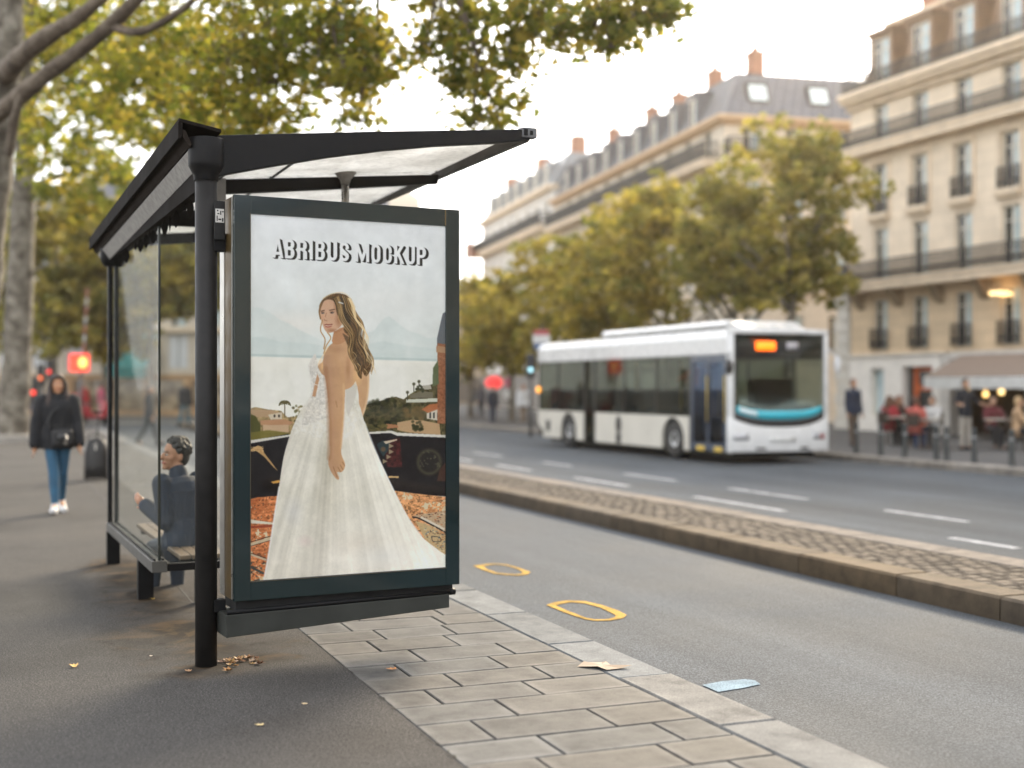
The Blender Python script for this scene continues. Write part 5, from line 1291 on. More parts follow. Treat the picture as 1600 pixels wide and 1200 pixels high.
# ------------------------------------------------------------------ low building closing the square, left, seen through the glass
SQ0 = at(-20, 69)
sb = thing('apartment_building', 'pale stone building across the square with a teal awning, seen through the shelter glass', 'building', SQ0, -.12)
fz = [(4.7, 6.5), (7.5, 9.2)]; xc = [1.2 + 1.9 * i for i in range(11)]
shop = [(c - .62, c + .62, 2.62, 4.35) for c in xc[2:]]
ops = [(c - .42, c + .42, a, d) for c in xc for a, d in fz] + [(c - .55, c + .55, 2.5, 4.3) for c in xc]
b = MB(); wall_open(b, 0, .4, 0, 22, 2.2, 10.6, ops, 0, True); b.box(0, 22, .41, 9, 0, 10.58); b.build('wall', mt_pale, sb)
for a, d in fz:
    for c in xc: window(sb, (c, 0, a), .84, d - a, face='y')
mt_bright = M('bright_shop_blind', (.68, .69, .70), .7)
for c in xc:
    w = MB().box(c - .55, c + .55, .10, .16, 2.52, 4.28).build('window', mt_bright, sb)
    MB().box(c - .03, c + .03, .085, .099, 2.53, 4.27).build('mullion', M('grey_mullion', (.22, .24, .22), .6), w)
MB().box(-.1, 22.1, -.35, -.003, 10.3, 10.62).box(-.1, 22.1, -.2, -.003, 4.42, 4.6).build('cornice', mt_trim, sb)
b = MB().hexa([(0, -.1, 10.622), (22, -.1, 10.622), (0, 9, 10.622), (22, 9, 10.622), (0, 1.2, 12.6), (22, 1.2, 12.6), (0, 9, 12.6), (22, 9, 12.6)]).build('roof', mt_slate, sb)
sf = MB(); wall_open(sf, -.06, .4, 0, 22, 0, 2.19, [(.5 + 2.2 * k, 2.2 + 2.2 * k, .3, 1.9) for k in range(9)], 0, True); sf.build('shopfront', M('ochre_shopfront', (.36, .22, .11), .6, 0, .35, .8), sb)
MB().add([(0, .1, .2), (22, .1, .2), (22, .1, 2.0), (0, .1, 2.0)], [(0, 1, 2, 3)]).build('shop_window', pane_mat('warm_shop_glass', (.10, .06, .03), (.36, .28, .18)), sb)
a0, a1 = 7.45, 9.55
MB().hexa([(a0, -1.5, 2.45), (a1, -1.5, 2.45), (a0, -.1, 4.25), (a1, -.1, 4.25), (a0, -1.5, 2.52), (a1, -1.5, 2.52), (a0, -.1, 4.32), (a1, -.1, 4.32)]).box(a0, a1, -1.56, -1.505, 2.0, 2.5).build('awning', M('teal_awning_cloth', (.03, .20, .19), .85, 0, .2, 1.5), sb)

# ------------------------------------------------------------------ a last house far down the street, between the poster panel and the tall building
db = thing('apartment_building', 'distant beige house low behind the trees just right of the poster panel', 'building', at(640, 112), -.05)
xc = [1.0 + 2.1 * i for i in range(7)]; fz = [(3.2, 4.9), (6.0, 7.6)]
b = MB(); wall_open(b, 0, .4, 0, 15.4, 0, 9, [(c - .45, c + .45, a, d) for c in xc for a, d in fz], 0, True); b.box(0, 15.4, .41, 8, 0, 8.98); b.build('wall', stone_mat('dun_stone_wall', (.34, .28, .21)), db)
for a, d in fz:
    for c in xc: window(db, (c, 0, a), .9, d - a, face='y')
MB().box(.3, 15.1, -.06, -.003, .2, 2.4).build('shopfront', bpy.data.materials['dark_shopfront'], db)
MB().hexa([(-.2, -.2, 9.0), (15.6, -.2, 9.0), (-.2, 8.2, 9.0), (15.6, 8.2, 9.0), (.5, 1.8, 10.2), (14.9, 1.8, 10.2), (.5, 6.4, 10.2), (14.9, 6.4, 10.2)]).build('roof', mt_slate, db)
# ================================================================== CITY BUS
mt_buswhite = M('white_bus_paint', (.56, .56, .55), .28, 0, .06, 2, coat=.4)
mt_buscream = M('cream_bus_flank', (.56, .53, .46), .35, 0, .07, 1.5, coat=.25)
mt_busglass = glass_mat('tinted_bus_glass', (.64, .68, .63), .14, .02)
mt_frontglass = glass_mat('bus_windscreen_glass', (.52, .58, .55), .3, .02)
mt_rubber = M('tyre_rubber', (.012, .012, .012), .85)
mt_rim = M('pale_wheel_rim', (.60, .60, .59), .4, .5)
mt_navy = M('navy_door_panel', (.022, .040, .072), .3, 0, .2, 3, coat=.3)
mt_busblack = M('bus_black_trim', (.010, .010, .011), .35)
mt_under = M('bus_underside', (.012, .012, .012), .9)
bus = thing('city_bus', 'white single deck city bus with orange display and cyan band below the windscreen', 'bus', st(14.25, 23.60, Z_ROAD), ANG)
BW, BL = 2.55, 10.45
def bulge(x): return -.16 * (1 - ((x - BW / 2) / (BW / 2)) ** 2)
def front_strip(b, x0, x1, lo, hi, d0=0.0, d1=.05, n=14, mi=0):
    """curved front panel between two height functions; d0 = proud offset, d1 = depth behind"""
    V = []; F = []
    for i in range(n + 1):
        x = x0 + (x1 - x0) * i / n; y = bulge(x)
        V += [(x, y - d0, lo(x)), (x, y - d0, hi(x)), (x, y + d1, lo(x)), (x, y + d1, hi(x))]
    for i in range(n):
        a, c = 4 * i, 4 * i + 4
        F += [(a, c, c + 1, a + 1), (a + 2, a + 3, c + 3, c + 2), (a, a + 2, c + 2, c), (a + 1, c + 1, c + 3, a + 3)]
    F += [(0, 1, 3, 2), (4 * n, 4 * n + 2, 4 * n + 3, 4 * n + 1)]
    b.add(V, F, mi, True)
K = lambda v: (lambda x: v)
glo = lambda x: .80 + .26 * abs((x - BW / 2) / (BW / 2)) ** 3.0
# shell: flank below the windows (with wheel arches), roof, pillars, rear
def flank(y0, y1, arches):
    pts = [(y0, .24)]
    for (c, r, zc) in arches:
        for k in range(0, 13):
            a = PI - PI * k / 12; pts.append((c + r * math.cos(a), max(.24, zc + r * math.sin(a)) if 0 < k < 12 else .24))
    pts += [(y1, .24), (y1, 1.0), (y0, 1.0)]
    return pts
b = MB()
for x0, x1 in ((0, .05), (BW - .05, BW)):
    b.prism(flank(1.66, 6.58, [(2.42, .53, .44)]), x0, x1, 'x')
    b.prism(flank(7.30, 10.05, [(8.30, .53, .44)]) , x0, x1, 'x')
b.prism([(10.055, .42), (10.42, .62), (10.42, 1.0), (10.055, 1.0)], 0, .05, 'x').prism([(10.055, .42), (10.42, .62), (10.42, 1.0), (10.055, 1.0)], BW - .05, BW, 'x')
body = b.build('lower_body', mt_buscream, bus, fix=True)
b = MB()
b.prism([(0, 2.36), (0, 2.72), (.10, 2.86), (.28, 2.92), (BW - .28, 2.92), (BW - .10, 2.86), (BW, 2.72), (BW, 2.36)], .02, BL, 'y')
roofb = b.build('roof', mt_buswhite, bus, fix=True, bev=.015)
b = MB(); b.prism([(.45, 2.925), (.30, 3.03), (.42, 3.12), (BW - .42, 3.12), (BW - .30, 3.03), (BW - .45, 2.925)], .65, 6.9, 'y')
b.hexa([(.45, .12, 2.925), (BW - .45, .12, 2.925), (.45, .648, 2.925), (BW - .45, .648, 2.925), (.5, .52, 3.06), (BW - .5, .52, 3.06), (.42, .648, 3.11), (BW - .42, .648, 3.11)])
b.build('roof_pod', mt_buswhite, roofb, fix=True, bev=.03)
MB().box(.02, .035, 1.7, 9.9, 2.50, 2.53).build('gutter', M('bus_gutter_grey', (.3, .3, .29), .5), roofb)
b = MB(); b.box(.05, BW - .05, .12, BL - .05, .34, .40); b.box(.25, BW - .25, .2, BL - .4, .12, .338); b.build('chassis', mt_under, bus)
b = MB(); b.box(0, BW, BL - .06, BL, .62, 2.36); b.build('rear_wall', mt_buscream, bus, bev=.02)
# front mask
b = MB()
front_strip(b, 0, BW, K(.26), glo, 0, .06); front_strip(b, 0, .14, glo, K(2.80), 0, .06, 3); front_strip(b, BW - .14, BW, glo, K(2.80), 0, .06, 3); front_strip(b, 0, BW, K(2.80), K(2.91), 0, .08)
front = b.build('front_mask', M('white_bus_front', (.68, .68, .67), .26, 0, .05, 2, coat=.4), bus, bev=.012)
b = MB(); front_strip(b, .10, BW - .10, K(.262), K(.30), .012, .0); b.build('bumper_line', M('grey_bumper_line', (.30, .30, .30), .5), front)
b = MB(); front_strip(b, .145, BW - .145, lambda x: glo(x) + .002, K(2.798), -.02, .035, 18); b.build('windscreen', mt_frontglass, front)
b = MB(); front_strip(b, .15, BW - .15, K(2.26), K(2.79), -.05, .075, 14); b.build('black_mask', mt_busblack, front); b = MB(); front_strip(b, .15, BW - .15, lambda x: glo(x) + .004, lambda x: glo(x) + .15, -.0005, .019, 14); b.build('black_mask', mt_busblack, front)
b = MB(); front_strip(b, .20, BW - .20, lambda x: glo(x) + .155, lambda x: glo(x) + .155 + .19 - .05 * ((x - 1.27) / 1.2) ** 2, -.0005, .019, 14); b.build('cyan_band', M('cyan_band_paint', (.03, .42, .52), .35, 0, .06, 3, coat=.3), front)
b = MB(); front_strip(b, .26, .66, lambda x: glo(x) + .21, lambda x: glo(x) + .30, .001, .0, 4); b.build('band_mark', M('white_band_mark', (.72, .78, .78), .4), front)
b = MB(); front_strip(b, .62, 1.08, K(2.45), K(2.63), .004, .0, 5); b.build('destination_display', M('lit_orange_display', (.6, .12, .01), .5, emit=(1, .13, .003), es=1.1), front)
b = MB(); front_strip(b, 1.36, 1.66, K(2.46), K(2.62), .004, .0, 4); b.build('route_sign', M('pale_route_sign', (.42, .40, .42), .5), front)
b = MB(); front_strip(b, .95, 1.60, K(.47), K(.60), .004, .0, 4); pl = b.build('number_plate', M('pale_number_plate', (.58, .58, .56), .5), front)
for x, w in ((.12, .34), (BW - .46, .34)):
    b = MB(); front_strip(b, x, x + w, K(.52), K(.68), .006, .0, 4); b.build('headlight', M('headlight_lens', (.45, .45, .46), .12, .3, .3, 20), front)
for x in (.62, 1.72):
    b = MB(); front_strip(b, x, x + .24, K(.315), K(.365), .006, .0, 3); b.build('fog_lamp', mt_busblack, front)
b = MB(); front_strip(b, BW - .24, BW - .15, K(.53), K(.62), .012, .0, 2); b.build('tail_reflector', M('red_reflector', (.35, .02, .02), .3), front)
# near side: door, windows, pillars
for x, s_ in ((0, 1), (BW, -1)):
    X0, X1 = (x, x + .05 * s_) if s_ > 0 else (x - .05, x)
    for y0, y1 in ((1.60, 1.655), (6.585, 6.66), (7.22, 7.295), (10.36, 10.44), (9.0, 9.05)): MB().box(X0 + .004, X1 - .004, y0, y1, .26 if y0 < 7.3 and y0 != 9.0 else 1.001, 2.358).build('window_pillar', mt_busblack, bus)
    for y0 in (3.2, 4.9): MB().box(X0 + .004, X1 - .004, y0, y0 + .05, 1.001, 2.358).build('window_pillar', mt_busblack, bus)
    for y0, y1 in ((1.66, 3.195), (3.255, 4.895), (4.955, 6.58), (7.30, 8.995), (9.055, 10.355)):
        MB().box(X0 + .012, X0 + .020, y0, y1, 1.001, 2.359).build('window', mt_busglass, bus)
    MB().box(X0 + .010, X0 + .024, 6.665, 7.215, .32, 2.35).build('middle_door', mt_busglass if s_ > 0 else mt_buscream, bus)
door = MB().box(.006, .045, .10, .20, .26, 2.358).box(.006, .045, .80, .90, .26, 2.358).box(.006, .045, 1.50, 1.595, .26, 2.358).box(.006, .045, .201, .799, .26, .42).box(.006, .045, .901, 1.499, .26, .42).box(.006, .045, .201, .799, 2.22, 2.358).box(.006, .045, .901, 1.499, 2.22, 2.358).build('front_door', mt_navy, bus, bev=.006)
MB().box(.02, .03, .201, .799, .42, 2.22).box(.02, .03, .901, 1.499, .42, 2.22).build('door_glass', glass_mat('navy_door_glass', (.45, .56, .72), .2, .02), door)
MB().box(-.002, .004, .24, .56, .27, .37).box(-.002, .004, .98, 1.32, .27, .37).build('step_mark', M('yellow_step_mark', (.62, .42, .06), .5), door)
MB().tube([(-.012, .86, .9), (-.012, .86, 1.9)], .014, 8).tube([(-.012, .12, .9), (-.012, .12, 1.9)], .014, 8).build('door_handle', M('yellow_rail', (.55, .38, .05), .4), door)
MB().prism([(5.22 + .16 * math.cos(a * PI / 8), .72 + .22 * math.sin(a * PI / 8)) for a in range(16)], -.006, -.001, 'x').box(-.006, -.001, 5.08, 5.36, .26, .50).build('vent_cover', mt_busblack, body, fix=True)
# wheels
def wheel(x, y, s_):
    prof = [(.20, -.12), (.30, -.13), (.43, -.13), (.465, -.10), (.47, 0), (.465, .10), (.43, .13), (.30, .13), (.20, .12)]
    m = Matrix.Translation((x, y, .47)) @ Matrix.Rotation(PI / 2, 4, 'Y')
    t = MB(); t.lathe(prof, n=32); t.v = [tuple(m @ Vector(p)) for p in t.v]; w = t.build('wheel', mt_rubber, bus)
    r = MB(); sgn = -1 if s_ > 0 else 1
    r.lathe([(.0, sgn * .07), (.10, sgn * .06), (.12, sgn * .135), (.26, sgn * .10), (.295, sgn * .134), (.295, sgn * .10)], n=28, ends=False); r.v = [tuple(m @ Vector(p)) for p in r.v]; r.build('rim', mt_rim, w)
for y in (2.42, 8.30):
    wheel(.17, y, 1); wheel(BW - .17, y, -1)
for y in (2.42, 8.30):
    for x in (.055, BW - .5): MB().box(x, x + .445, y - .56, y + .56, .41, 1.04).build('wheel_housing', mt_under, bus)
MB().box(-.003, -.0005, 9.55, 9.85, .42, .72).build('flank_vent', mt_busblack, body)
MB().box(-.03, .05, BL - .10, BL + .02, 1.50, 1.66).build('indicator_lamp', M('lit_amber_lamp', (.8, .35, .05), .4, emit=(1, .36, .04), es=.8), bus, bev=.02)
# interior
inn = MB().box(.06, BW - .06, .6, BL - .08, .995, 1.0 - .002 + .004).build('interior_floor', M('bus_floor', (.05, .05, .055), .8), bus)
MB().box(.06, BW - .06, .1, BL - .08, 2.33, 2.345).build('ceiling_lining', M('bus_ceiling', (.35, .33, .28), .7), bus)
seats = []
for y in (3.6, 4.5, 5.4, 7.7, 8.6, 9.5):
    for x in (.18, 1.65):
        MB().box(x, x + .72, y, y + .42, 1.003, 1.16).box(x, x + .72, y + .42, y + .50, 1.003, 1.62).build('seat', M('bus_seat_cloth', (.04, .05, .09), .8) if not seats else seats[0], bus, bev=.03)
        if not seats: seats.append(bpy.data.materials['bus_seat_cloth'])
for y in (2.2, 4.0, 6.4, 7.4): MB().tube([(1.1, y, 1.0), (1.1, y, 2.33)], .018, 8).build('grab_pole', bpy.data.materials['yellow_rail'], bus)
MB().box(1.25, BW - .1, .45, 1.2, 1.0, 1.25).box(1.3, BW - .2, 1.1, 1.25, 1.251, 1.85).box(.4, BW - .1, .08, .42, 1.0, 1.13).build('driver_cab', mt_under, bus)
MB().ell((-.06, -.16, 2.08), (.09, .05, .17)).tube([(.02, -.02, 2.4), (-.05, -.14, 2.22)], .015, 8).build('mirror', mt_busblack, bus)
MB().ell((BW + .10, -.18, 2.15), (.09, .05, .20)).tube([(BW - .02, -.02, 2.5), (BW + .09, -.15, 2.3)], .015, 8).build('mirror', M('white_mirror_shell', (.6, .6, .6), .3), bus)
# ================================================================== PEOPLE
def skinm(c): return M('skin', c, .55, 0, .08, 20)
MATC = {}
def cloth(c, name='cloth', rough=.85):
    k = (name, tuple(round(x, 3) for x in c), rough)
    if k not in MATC: MATC[k] = M(name, c, rough, 0, .22, 7)
    return MATC[k]
SKIN_A = skinm((.42, .24, .15)); SKIN_B = skinm((.34, .185, .11))
def remesh(o, vox, smooth=6, fac=.5):
    r = o.modifiers.new('fuse', 'REMESH'); r.mode = 'VOXEL'; r.voxel_size = vox; r.use_smooth_shade = True
    s = o.modifiers.new('relax', 'SMOOTH'); s.iterations = smooth; s.factor = fac
    return o
def rx(v, a):
    c, s = math.cos(a), math.sin(a); return Vector((v[0], v[1] * c - v[2] * s, v[1] * s + v[2] * c))
def rz(v, a):
    c, s = math.cos(a), math.sin(a); return Vector((v[0] * c - v[1] * s, v[0] * s + v[1] * c, v[2]))
def person(label, loc, rot, group=None, h=1.70, skin=SKIN_A, top=None, legs=None, shoe=None, hair=None, hair_style='short',
           thigh=(0, 0), knee=(0, 0), spread=(.02, .02), lean=0.0, arm=(0, 0), abd=(.12, .12), elbow=(.25, .25), head_yaw=0.0, head_pitch=0.0, vox=.012, puffy=.0,
           seat=None, face=False, torso_yaw=0.0, sleeves=True):
    """figure facing local -y; angles in radians, forward positive; index 0 is the figure's right (local -x)"""
    k = h / 1.70
    t = thing('person', label, 'person', loc, rot, group)
    TH, SHK, UA, FA = .425 * k, .42 * k, .29 * k, .25 * k
    legsJ = []
    for i, sx in ((0, -1), (1, 1)):
        hip = Vector((sx * .085 * k, 0, 0))
        th = Vector((sx * math.sin(spread[i]), -math.sin(thigh[i]) * math.cos(spread[i]), -math.cos(thigh[i]) * math.cos(spread[i])))
        kn = hip + th * TH
        a2 = thigh[i] - knee[i]
        sh_ = Vector((sx * math.sin(spread[i]) * .4, -math.sin(a2), -math.cos(a2)))
        an = kn + sh_ * SHK
        foot_tilt = min(0, a2) * .8
        toe = an + Vector((sx * .03 * k, -.17 * k * math.cos(foot_tilt), -.045 * k + .17 * k * math.sin(foot_tilt)))
        heel = an + Vector((0, .035 * k, -.05 * k))
        legsJ.append((hip, kn, an, toe, heel))
    low = min(min(j[2].z - .085 * k, j[3].z - .03 * k) for j in legsJ)
    pz = -low if seat is None else seat + .10 * k
    up = Vector((0, 0, pz))
    def T(v): return rz(rx(v, lean), torso_yaw) + up           # torso space hinged at the pelvis
    L = [tuple(p + up for p in j) for j in legsJ]
    sh = [T(Vector((sx * .175 * k, .0, .46 * k))) for sx in (-1, 1)]
    arms = []
    for i, sx in ((0, -1), (1, 1)):
        d = Vector((sx * math.sin(abd[i]), -math.sin(arm[i]) * math.cos(abd[i]), -math.cos(arm[i]) * math.cos(abd[i])))
        e = sh[i] + rz(d, torso_yaw) * UA
        a2 = arm[i] + elbow[i]
        d2 = Vector((sx * math.sin(abd[i]) * .3, -math.sin(a2), -math.cos(a2))); d2 = rz(d2, torso_yaw)
        w = e + d2 * FA
        arms.append((sh[i], e, w, d2))
    neck0, neck1 = T(Vector((0, 0, .49 * k))), T(Vector((0, -.015 * k, .575 * k)))
    hc = T(Vector((0, -.025 * k, .665 * k)))
    HR = Matrix.Rotation(torso_yaw + head_yaw, 3, 'Z') @ Matrix.Rotation(lean * .3 - head_pitch, 3, 'X')
    def Hd(x, y, z): return hc + HR @ Vector((x * k, y * k, z * k))
    def torso(b, g):
        R = [(-.10, .125, .10), (-.02, .165, .115), (.06, .160, .110), (.17, .135, .098), (.28, .150, .108), (.38, .172, .112), (.45, .165, .095), (.495, .085, .065)]
        b.loft([((0, 0, z * k), (rx_ + g) * k, (ry_ + g) * k) for z, rx_, ry_ in R], 20)
        n = 20 * len(R); b.v[-n:] = [tuple(T(Vector(p))) for p in b.v[-n:]]
    def leg(b, g, upto=1.0):
        for j in L:
            b.cap(j[0], j[1], (.082 + g) * k, (.056 + g) * k); m = j[1].lerp(j[2], .35); b.cap(j[1], m, (.056 + g) * k, (.054 + g) * k); b.cap(m, j[1].lerp(j[2], upto), (.054 + g) * k, (.036 + g) * k)
        b.ell(up + Vector((0, .0, -.01 * k)), ((.16 + g) * k, (.115 + g) * k, (.12 + g) * k))
    def armp(b, g, upto=1.0):
        for s_, e, w, d2 in arms:
            b.cap(s_, e, (.052 + g) * k, (.040 + g) * k); b.cap(e, e.lerp(w, upto), (.041 + g) * k, (.028 + g * 1.2) * k)
    def hands(b):
        for i, (s_, e, w, d2) in enumerate(arms):
            sx = -1 if i == 0 else 1
            side = rz(Vector((0, -1, 0)), torso_yaw); side = (side - d2 * side.dot(d2)); side.normalize(); nrm = d2.cross(side).normalized()
            pc = w + d2 * .055 * k
            b.cap(w, pc + d2 * .01 * k, .024 * k, .034 * k, 10)
            for f, (off, ln) in enumerate(((-.027, .070), (-.009, .080), (.009, .075), (.027, .058))):
                p0 = pc + side * (-off) * k + d2 * .03 * k; p1 = p0 + (d2 * .55 + nrm * (-.12) * sx).normalized() * ln * .55 * k; p2 = p1 + (d2 * .9 - nrm * .45 * sx).normalized() * ln * .5 * k
                b.cap(p0, p1, .0095 * k, .0085 * k, 8); b.cap(p1, p2, .0085 * k, .0072 * k, 8)
            q0 = w + d2 * .03 * k + side * .026 * k; q1 = q0 + (d2 * .6 + side * .8).normalized() * .035 * k; b.cap(q0, q1, .012 * k, .010 * k, 8); b.cap(q1, q1 + (d2 * .9 + side * .25).normalized() * .03 * k, .010 * k, .008 * k, 8)
    # body: one continuous surface
    b = MB(); torso(b, -.006); leg(b, -.006); armp(b, -.005); hands(b)
    b.cap(neck0, neck1, .062 * k, .055 * k)
    b.ell(Hd(0, .012, .03), (.076 * k, .094 * k, .098 * k), HR); b.ell(Hd(0, -.018, -.035), (.060 * k, .070 * k, .082 * k), HR)
    b.cap(Hd(0, -.075, -.092), Hd(0, -.066, -.085), .020 * k, .026 * k)
    b.cap(Hd(0, -.090, .012), Hd(0, -.108, -.028), .011 * k, .016 * k)
    for sx in (-1, 1):
        b.ell(Hd(sx * .078, .012, -.015), (.012 * k, .020 * k, .032 * k), HR, 8, 6); b.cap(Hd(sx * .030, -.074, -.018), Hd(sx * .05, -.05, -.02), .016 * k, .018 * k, 8)
    b.cap(Hd(-.018, -.084, -.058), Hd(.018, -.084, -.058), .010 * k, .010 * k, 8)
    for j in L: b.cap(j[2], j[4], .034 * k, .036 * k, 10); b.cap(j[2], j[3], .034 * k, .03 * k, 10)
    remesh(b.build('body', skin, t), min(vox, .010), 3, .4)
    if face:
        e = MB()
        for sx in (-1, 1): e.ell(Hd(sx * .031, -.079, .004), (.014 * k, .010 * k, .007 * k), HR, 10, 6, 0); e.ell(Hd(sx * .031, -.087, .004), (.006 * k, .004 * k, .006 * k), HR, 8, 6, 1); e.cap(Hd(sx * .014, -.090, .027), Hd(sx * .05, -.074, .026), .004 * k, .003 * k, 6, 1)
        e.build('eye', [cloth((.55, .52, .48), 'eye_white', .3), cloth((.02, .014, .010), 'dark_iris', .3)], t)
        MB().cap(Hd(-.022, -.086, -.058), Hd(.022, -.086, -.058), .0075 * k, .0075 * k, 8).build('lip', cloth((.30, .09, .07), 'lip'), t)
    # clothes
    if top:
        b = MB(); torso(b, .018 + puffy); 
        if sleeves: armp(b, .014 + puffy * .9, .97)
        else: armp(b, .014, .25)
        b.cap(neck0 - Vector((0, 0, .02 * k)), neck0 + (neck1 - neck0) * .55, .078 * k, .070 * k)
        b.loft([(T(Vector((0, 0, z * k))), (r1 + puffy) * k, (r2 + puffy) * k) for z, r1, r2 in ((-.13, .175, .128), (.06, .178, .13))], 18)
        remesh(b.build('jacket', cloth(top, 'jacket_cloth'), t), vox, 4)
    if legs:
        b = MB(); leg(b, .010, .93); remesh(b.build('trousers', cloth(legs, 'trouser_cloth'), t), vox, 4)
    if shoe:
        for j in L:
            b = MB(); d = (j[3] - j[4]); dn = d.normalized()
            b.cap(j[4] + Vector((0, 0, .008 * k)), j[4] + dn * d.length * .55, .044 * k, .046 * k, 12); b.cap(j[4] + dn * d.length * .5, j[3] + dn * .012 * k, .047 * k, .040 * k, 12); b.cap(j[2] + Vector((0, 0, .012 * k)), j[4].lerp(j[3], .3), .046 * k, .048 * k, 12)
            b.box(-.04 * k, .04 * k, -.09 * k, .13 * k, -.018 * k, .0, 0, Matrix.Translation(j[4].lerp(j[3], .5) + Vector((0, 0, -.022 * k))))
            remesh(b.build('shoe', cloth(shoe, 'shoe_leather', .6), t), max(.008, vox * .7), 3)
    if hair:
        b = MB(); hm = cloth(hair, 'hair', .6)
        b.ell(Hd(0, .026, .052), (.084 * k, .096 * k, .092 * k), HR); b.ell(Hd(0, .045, .0), (.080 * k, .075 * k, .09 * k), HR)
        if hair_style == 'long':
            b.cap(Hd(-.03, -.062, .095), Hd(.03, -.062, .095), .024 * k, .024 * k, 10)
            for sx in (-1, 1):
                pts = [Hd(sx * .055, -.045, .09), Hd(sx * .083, -.018, .02), Hd(sx * .092, -.01, -.07), Hd(sx * .10, -.03, -.16), Hd(sx * .115, -.06, -.25), Hd(sx * .11, -.085, -.33)]
                b.tube(pts, [.022 * k, .030 * k, .036 * k, .042 * k, .036 * k, .014 * k], 12)
            b.tube([Hd(0, .08, .02), Hd(0, .10, -.1), Hd(0, .12, -.24)], [.07 * k, .09 * k, .06 * k], 12)
        elif hair_style == 'curly':
            rr = random.Random(4)
            for q in range(150):
                a = rr.uniform(0, 6.28); u = rr.uniform(-.25, 1); s_ = math.sqrt(max(0, 1 - u * u)); x, y, z = .086 * s_ * math.cos(a), .100 * s_ * math.sin(a), .098 * u
                if y < -.045 and u < .55: continue
                b.ell(Hd(x, y + .024, z + .048), rr.uniform(.010, .019) * k, None, 7, 5)
        elif hair_style == 'bun':
            b.ell(Hd(0, .13, .06), .045 * k)
        remesh(b.build('hair', hm, t), .0075 if hair_style == 'curly' else max(.010, vox * .8), 1 if hair_style == 'curly' else 3, .35)
    t['joints'] = 0; del t['joints']
    return t, dict(T=T, Hd=Hd, L=L, arms=arms, up=up, k=k)
# --- the woman walking towards us
WP = gnd(90, 802, 0)
wom, J = person('woman with long brown hair walking towards us in black jacket and blue jeans', WP, .36, h=1.675, skin=skinm((.46, .23, .12)),
                top=(.0085, .009, .011), legs=(.028, .090, .155), shoe=(.62, .61, .60), hair=(.030, .016, .011), hair_style='long', thigh=(.26, -.14), knee=(.10, .34), spread=(-.09, -.06),
                arm=(-.05, .10), abd=(.24, .20), elbow=(.16, .30), vox=.009, puffy=.030, face=True, head_yaw=.12)
MB().tube([J['T'](Vector((.10 * math.cos(a), .078 * math.sin(a) - .005, .515 + .014 * math.sin(a)))) for a in [i * PI / 8 for i in range(17)]], .034, 10).build('collar', cloth((.010, .011, .013), 'collar_cloth'), wom)
# camera bag on her hip, its strap across the chest
bag = thing('camera_bag', 'black camera bag with grey glint slung at the hip of the walking woman', 'bag', WP, .36)
b = MB(); c = J['T'](Vector((.045, -.205, .03))); b.box(-.115, .125, -.065, .065, -.12, .085, 0, Matrix.Translation(c)); bg = b.build('bag_body', cloth((.012, .012, .013), 'bag_cloth', .55), bag, bev=.035, seg=3)
MB().cap(c + Vector((0, -.062, -.01)), c + Vector((0, -.10, -.01)), .055, .052, 16).build('pouch', cloth((.016, .016, .017), 'bag_pouch', .4), bag)
MB().cap(c + Vector((.04, -.100, -.08)), c + Vector((.045, -.100, .01)), .022, .018, 10).build('glint_bar', mt_chrome, bag)  # steel bar stands in for the grey highlight on the bag
MB().tube([c + Vector((-.10, .03, .06)), J['T'](Vector((-.12, -.165, .20))), J['T'](Vector((-.06, -.175, .33))), J['T'](Vector((.10, -.10, .46))), J['T'](Vector((.13, .03, .50))), J['T'](Vector((.05, .165, .34))), J['T'](Vector((.19, .06, .12))), c + Vector((.11, .02, .05))], .013, 8).build('strap', cloth((.014, .014, .015), 'strap_webbing', .6), bag)
# --- the man sitting inside the shelter
SM = Matrix.Translation((-1.699, 7.11, 0)) @ Matrix.Rotation(SROT, 4, 'Z')
MP = SM @ Vector((.33, 2.62, 0))
ang = math.atan2(-.75, -.66)     # direction of the knees (-.75, .66): local -y turned there
man, J = person('dark haired man in navy jacket sitting behind the shelter glass, head turned left', (MP.x, MP.y, 0), math.atan2(-.60, -.80), h=1.70, skin=skinm((.36, .18, .105)),
                top=(.018, .026, .044), legs=(.05, .06, .075), shoe=(.03, .03, .03), hair=(.022, .019, .017), hair_style='curly', thigh=(1.45, 1.40), knee=(1.45, 1.35), lean=.17,
                arm=(-.15, -.15), abd=(.0, .0), elbow=(2.2, 2.2), seat=.275, vox=.009, face=True, torso_yaw=.35, head_yaw=1.3, head_pitch=.12, puffy=.012)
# --- passengers and passers-by
def pp(label, px, py, z, rot, **kw):
    Y = FPX * (CAMH - z) / (py - HYP); p = ray(px, py, Y); return person(label, (p.x, p.y, z), rot, vox=.018, **kw)[0]
DK = (.012, .013, .017); BL = (.03, .05, .10)
pp('person in dark coat and teal trousers walking away beyond the right shelter glass', 289, 667, .05, 2.9, group='people far down the street', top=DK, legs=(.03, .09, .12), shoe=DK, hair=(.30, .19, .09), thigh=(.15, -.2), knee=(.0, .25), puffy=.02)
pp('person in dark clothes crossing the lane, seen through the left shelter glass', 233, 697, Z_ROAD, 1.9, group='people far down the street', top=(.02, .022, .026), legs=(.05, .055, .055), shoe=DK, hair=(.03, .018, .012), thigh=(.3, -.25), knee=(.05, .3))
pp('person in grey jacket far behind the trunk base of the pale tree', 47, 664, 0, .5, group='people far down the street', top=(.10, .09, .09), legs=(.06, .07, .10), shoe=DK, hair=(.05, .03, .02))
pp('person in bright red jacket just right of the walking woman', 131, 660, 0, .9, group='people far down the street', top=(.40, .03, .03), legs=DK, shoe=DK, hair=(.03, .02, .015), thigh=(.2, -.2), knee=(0, .2))
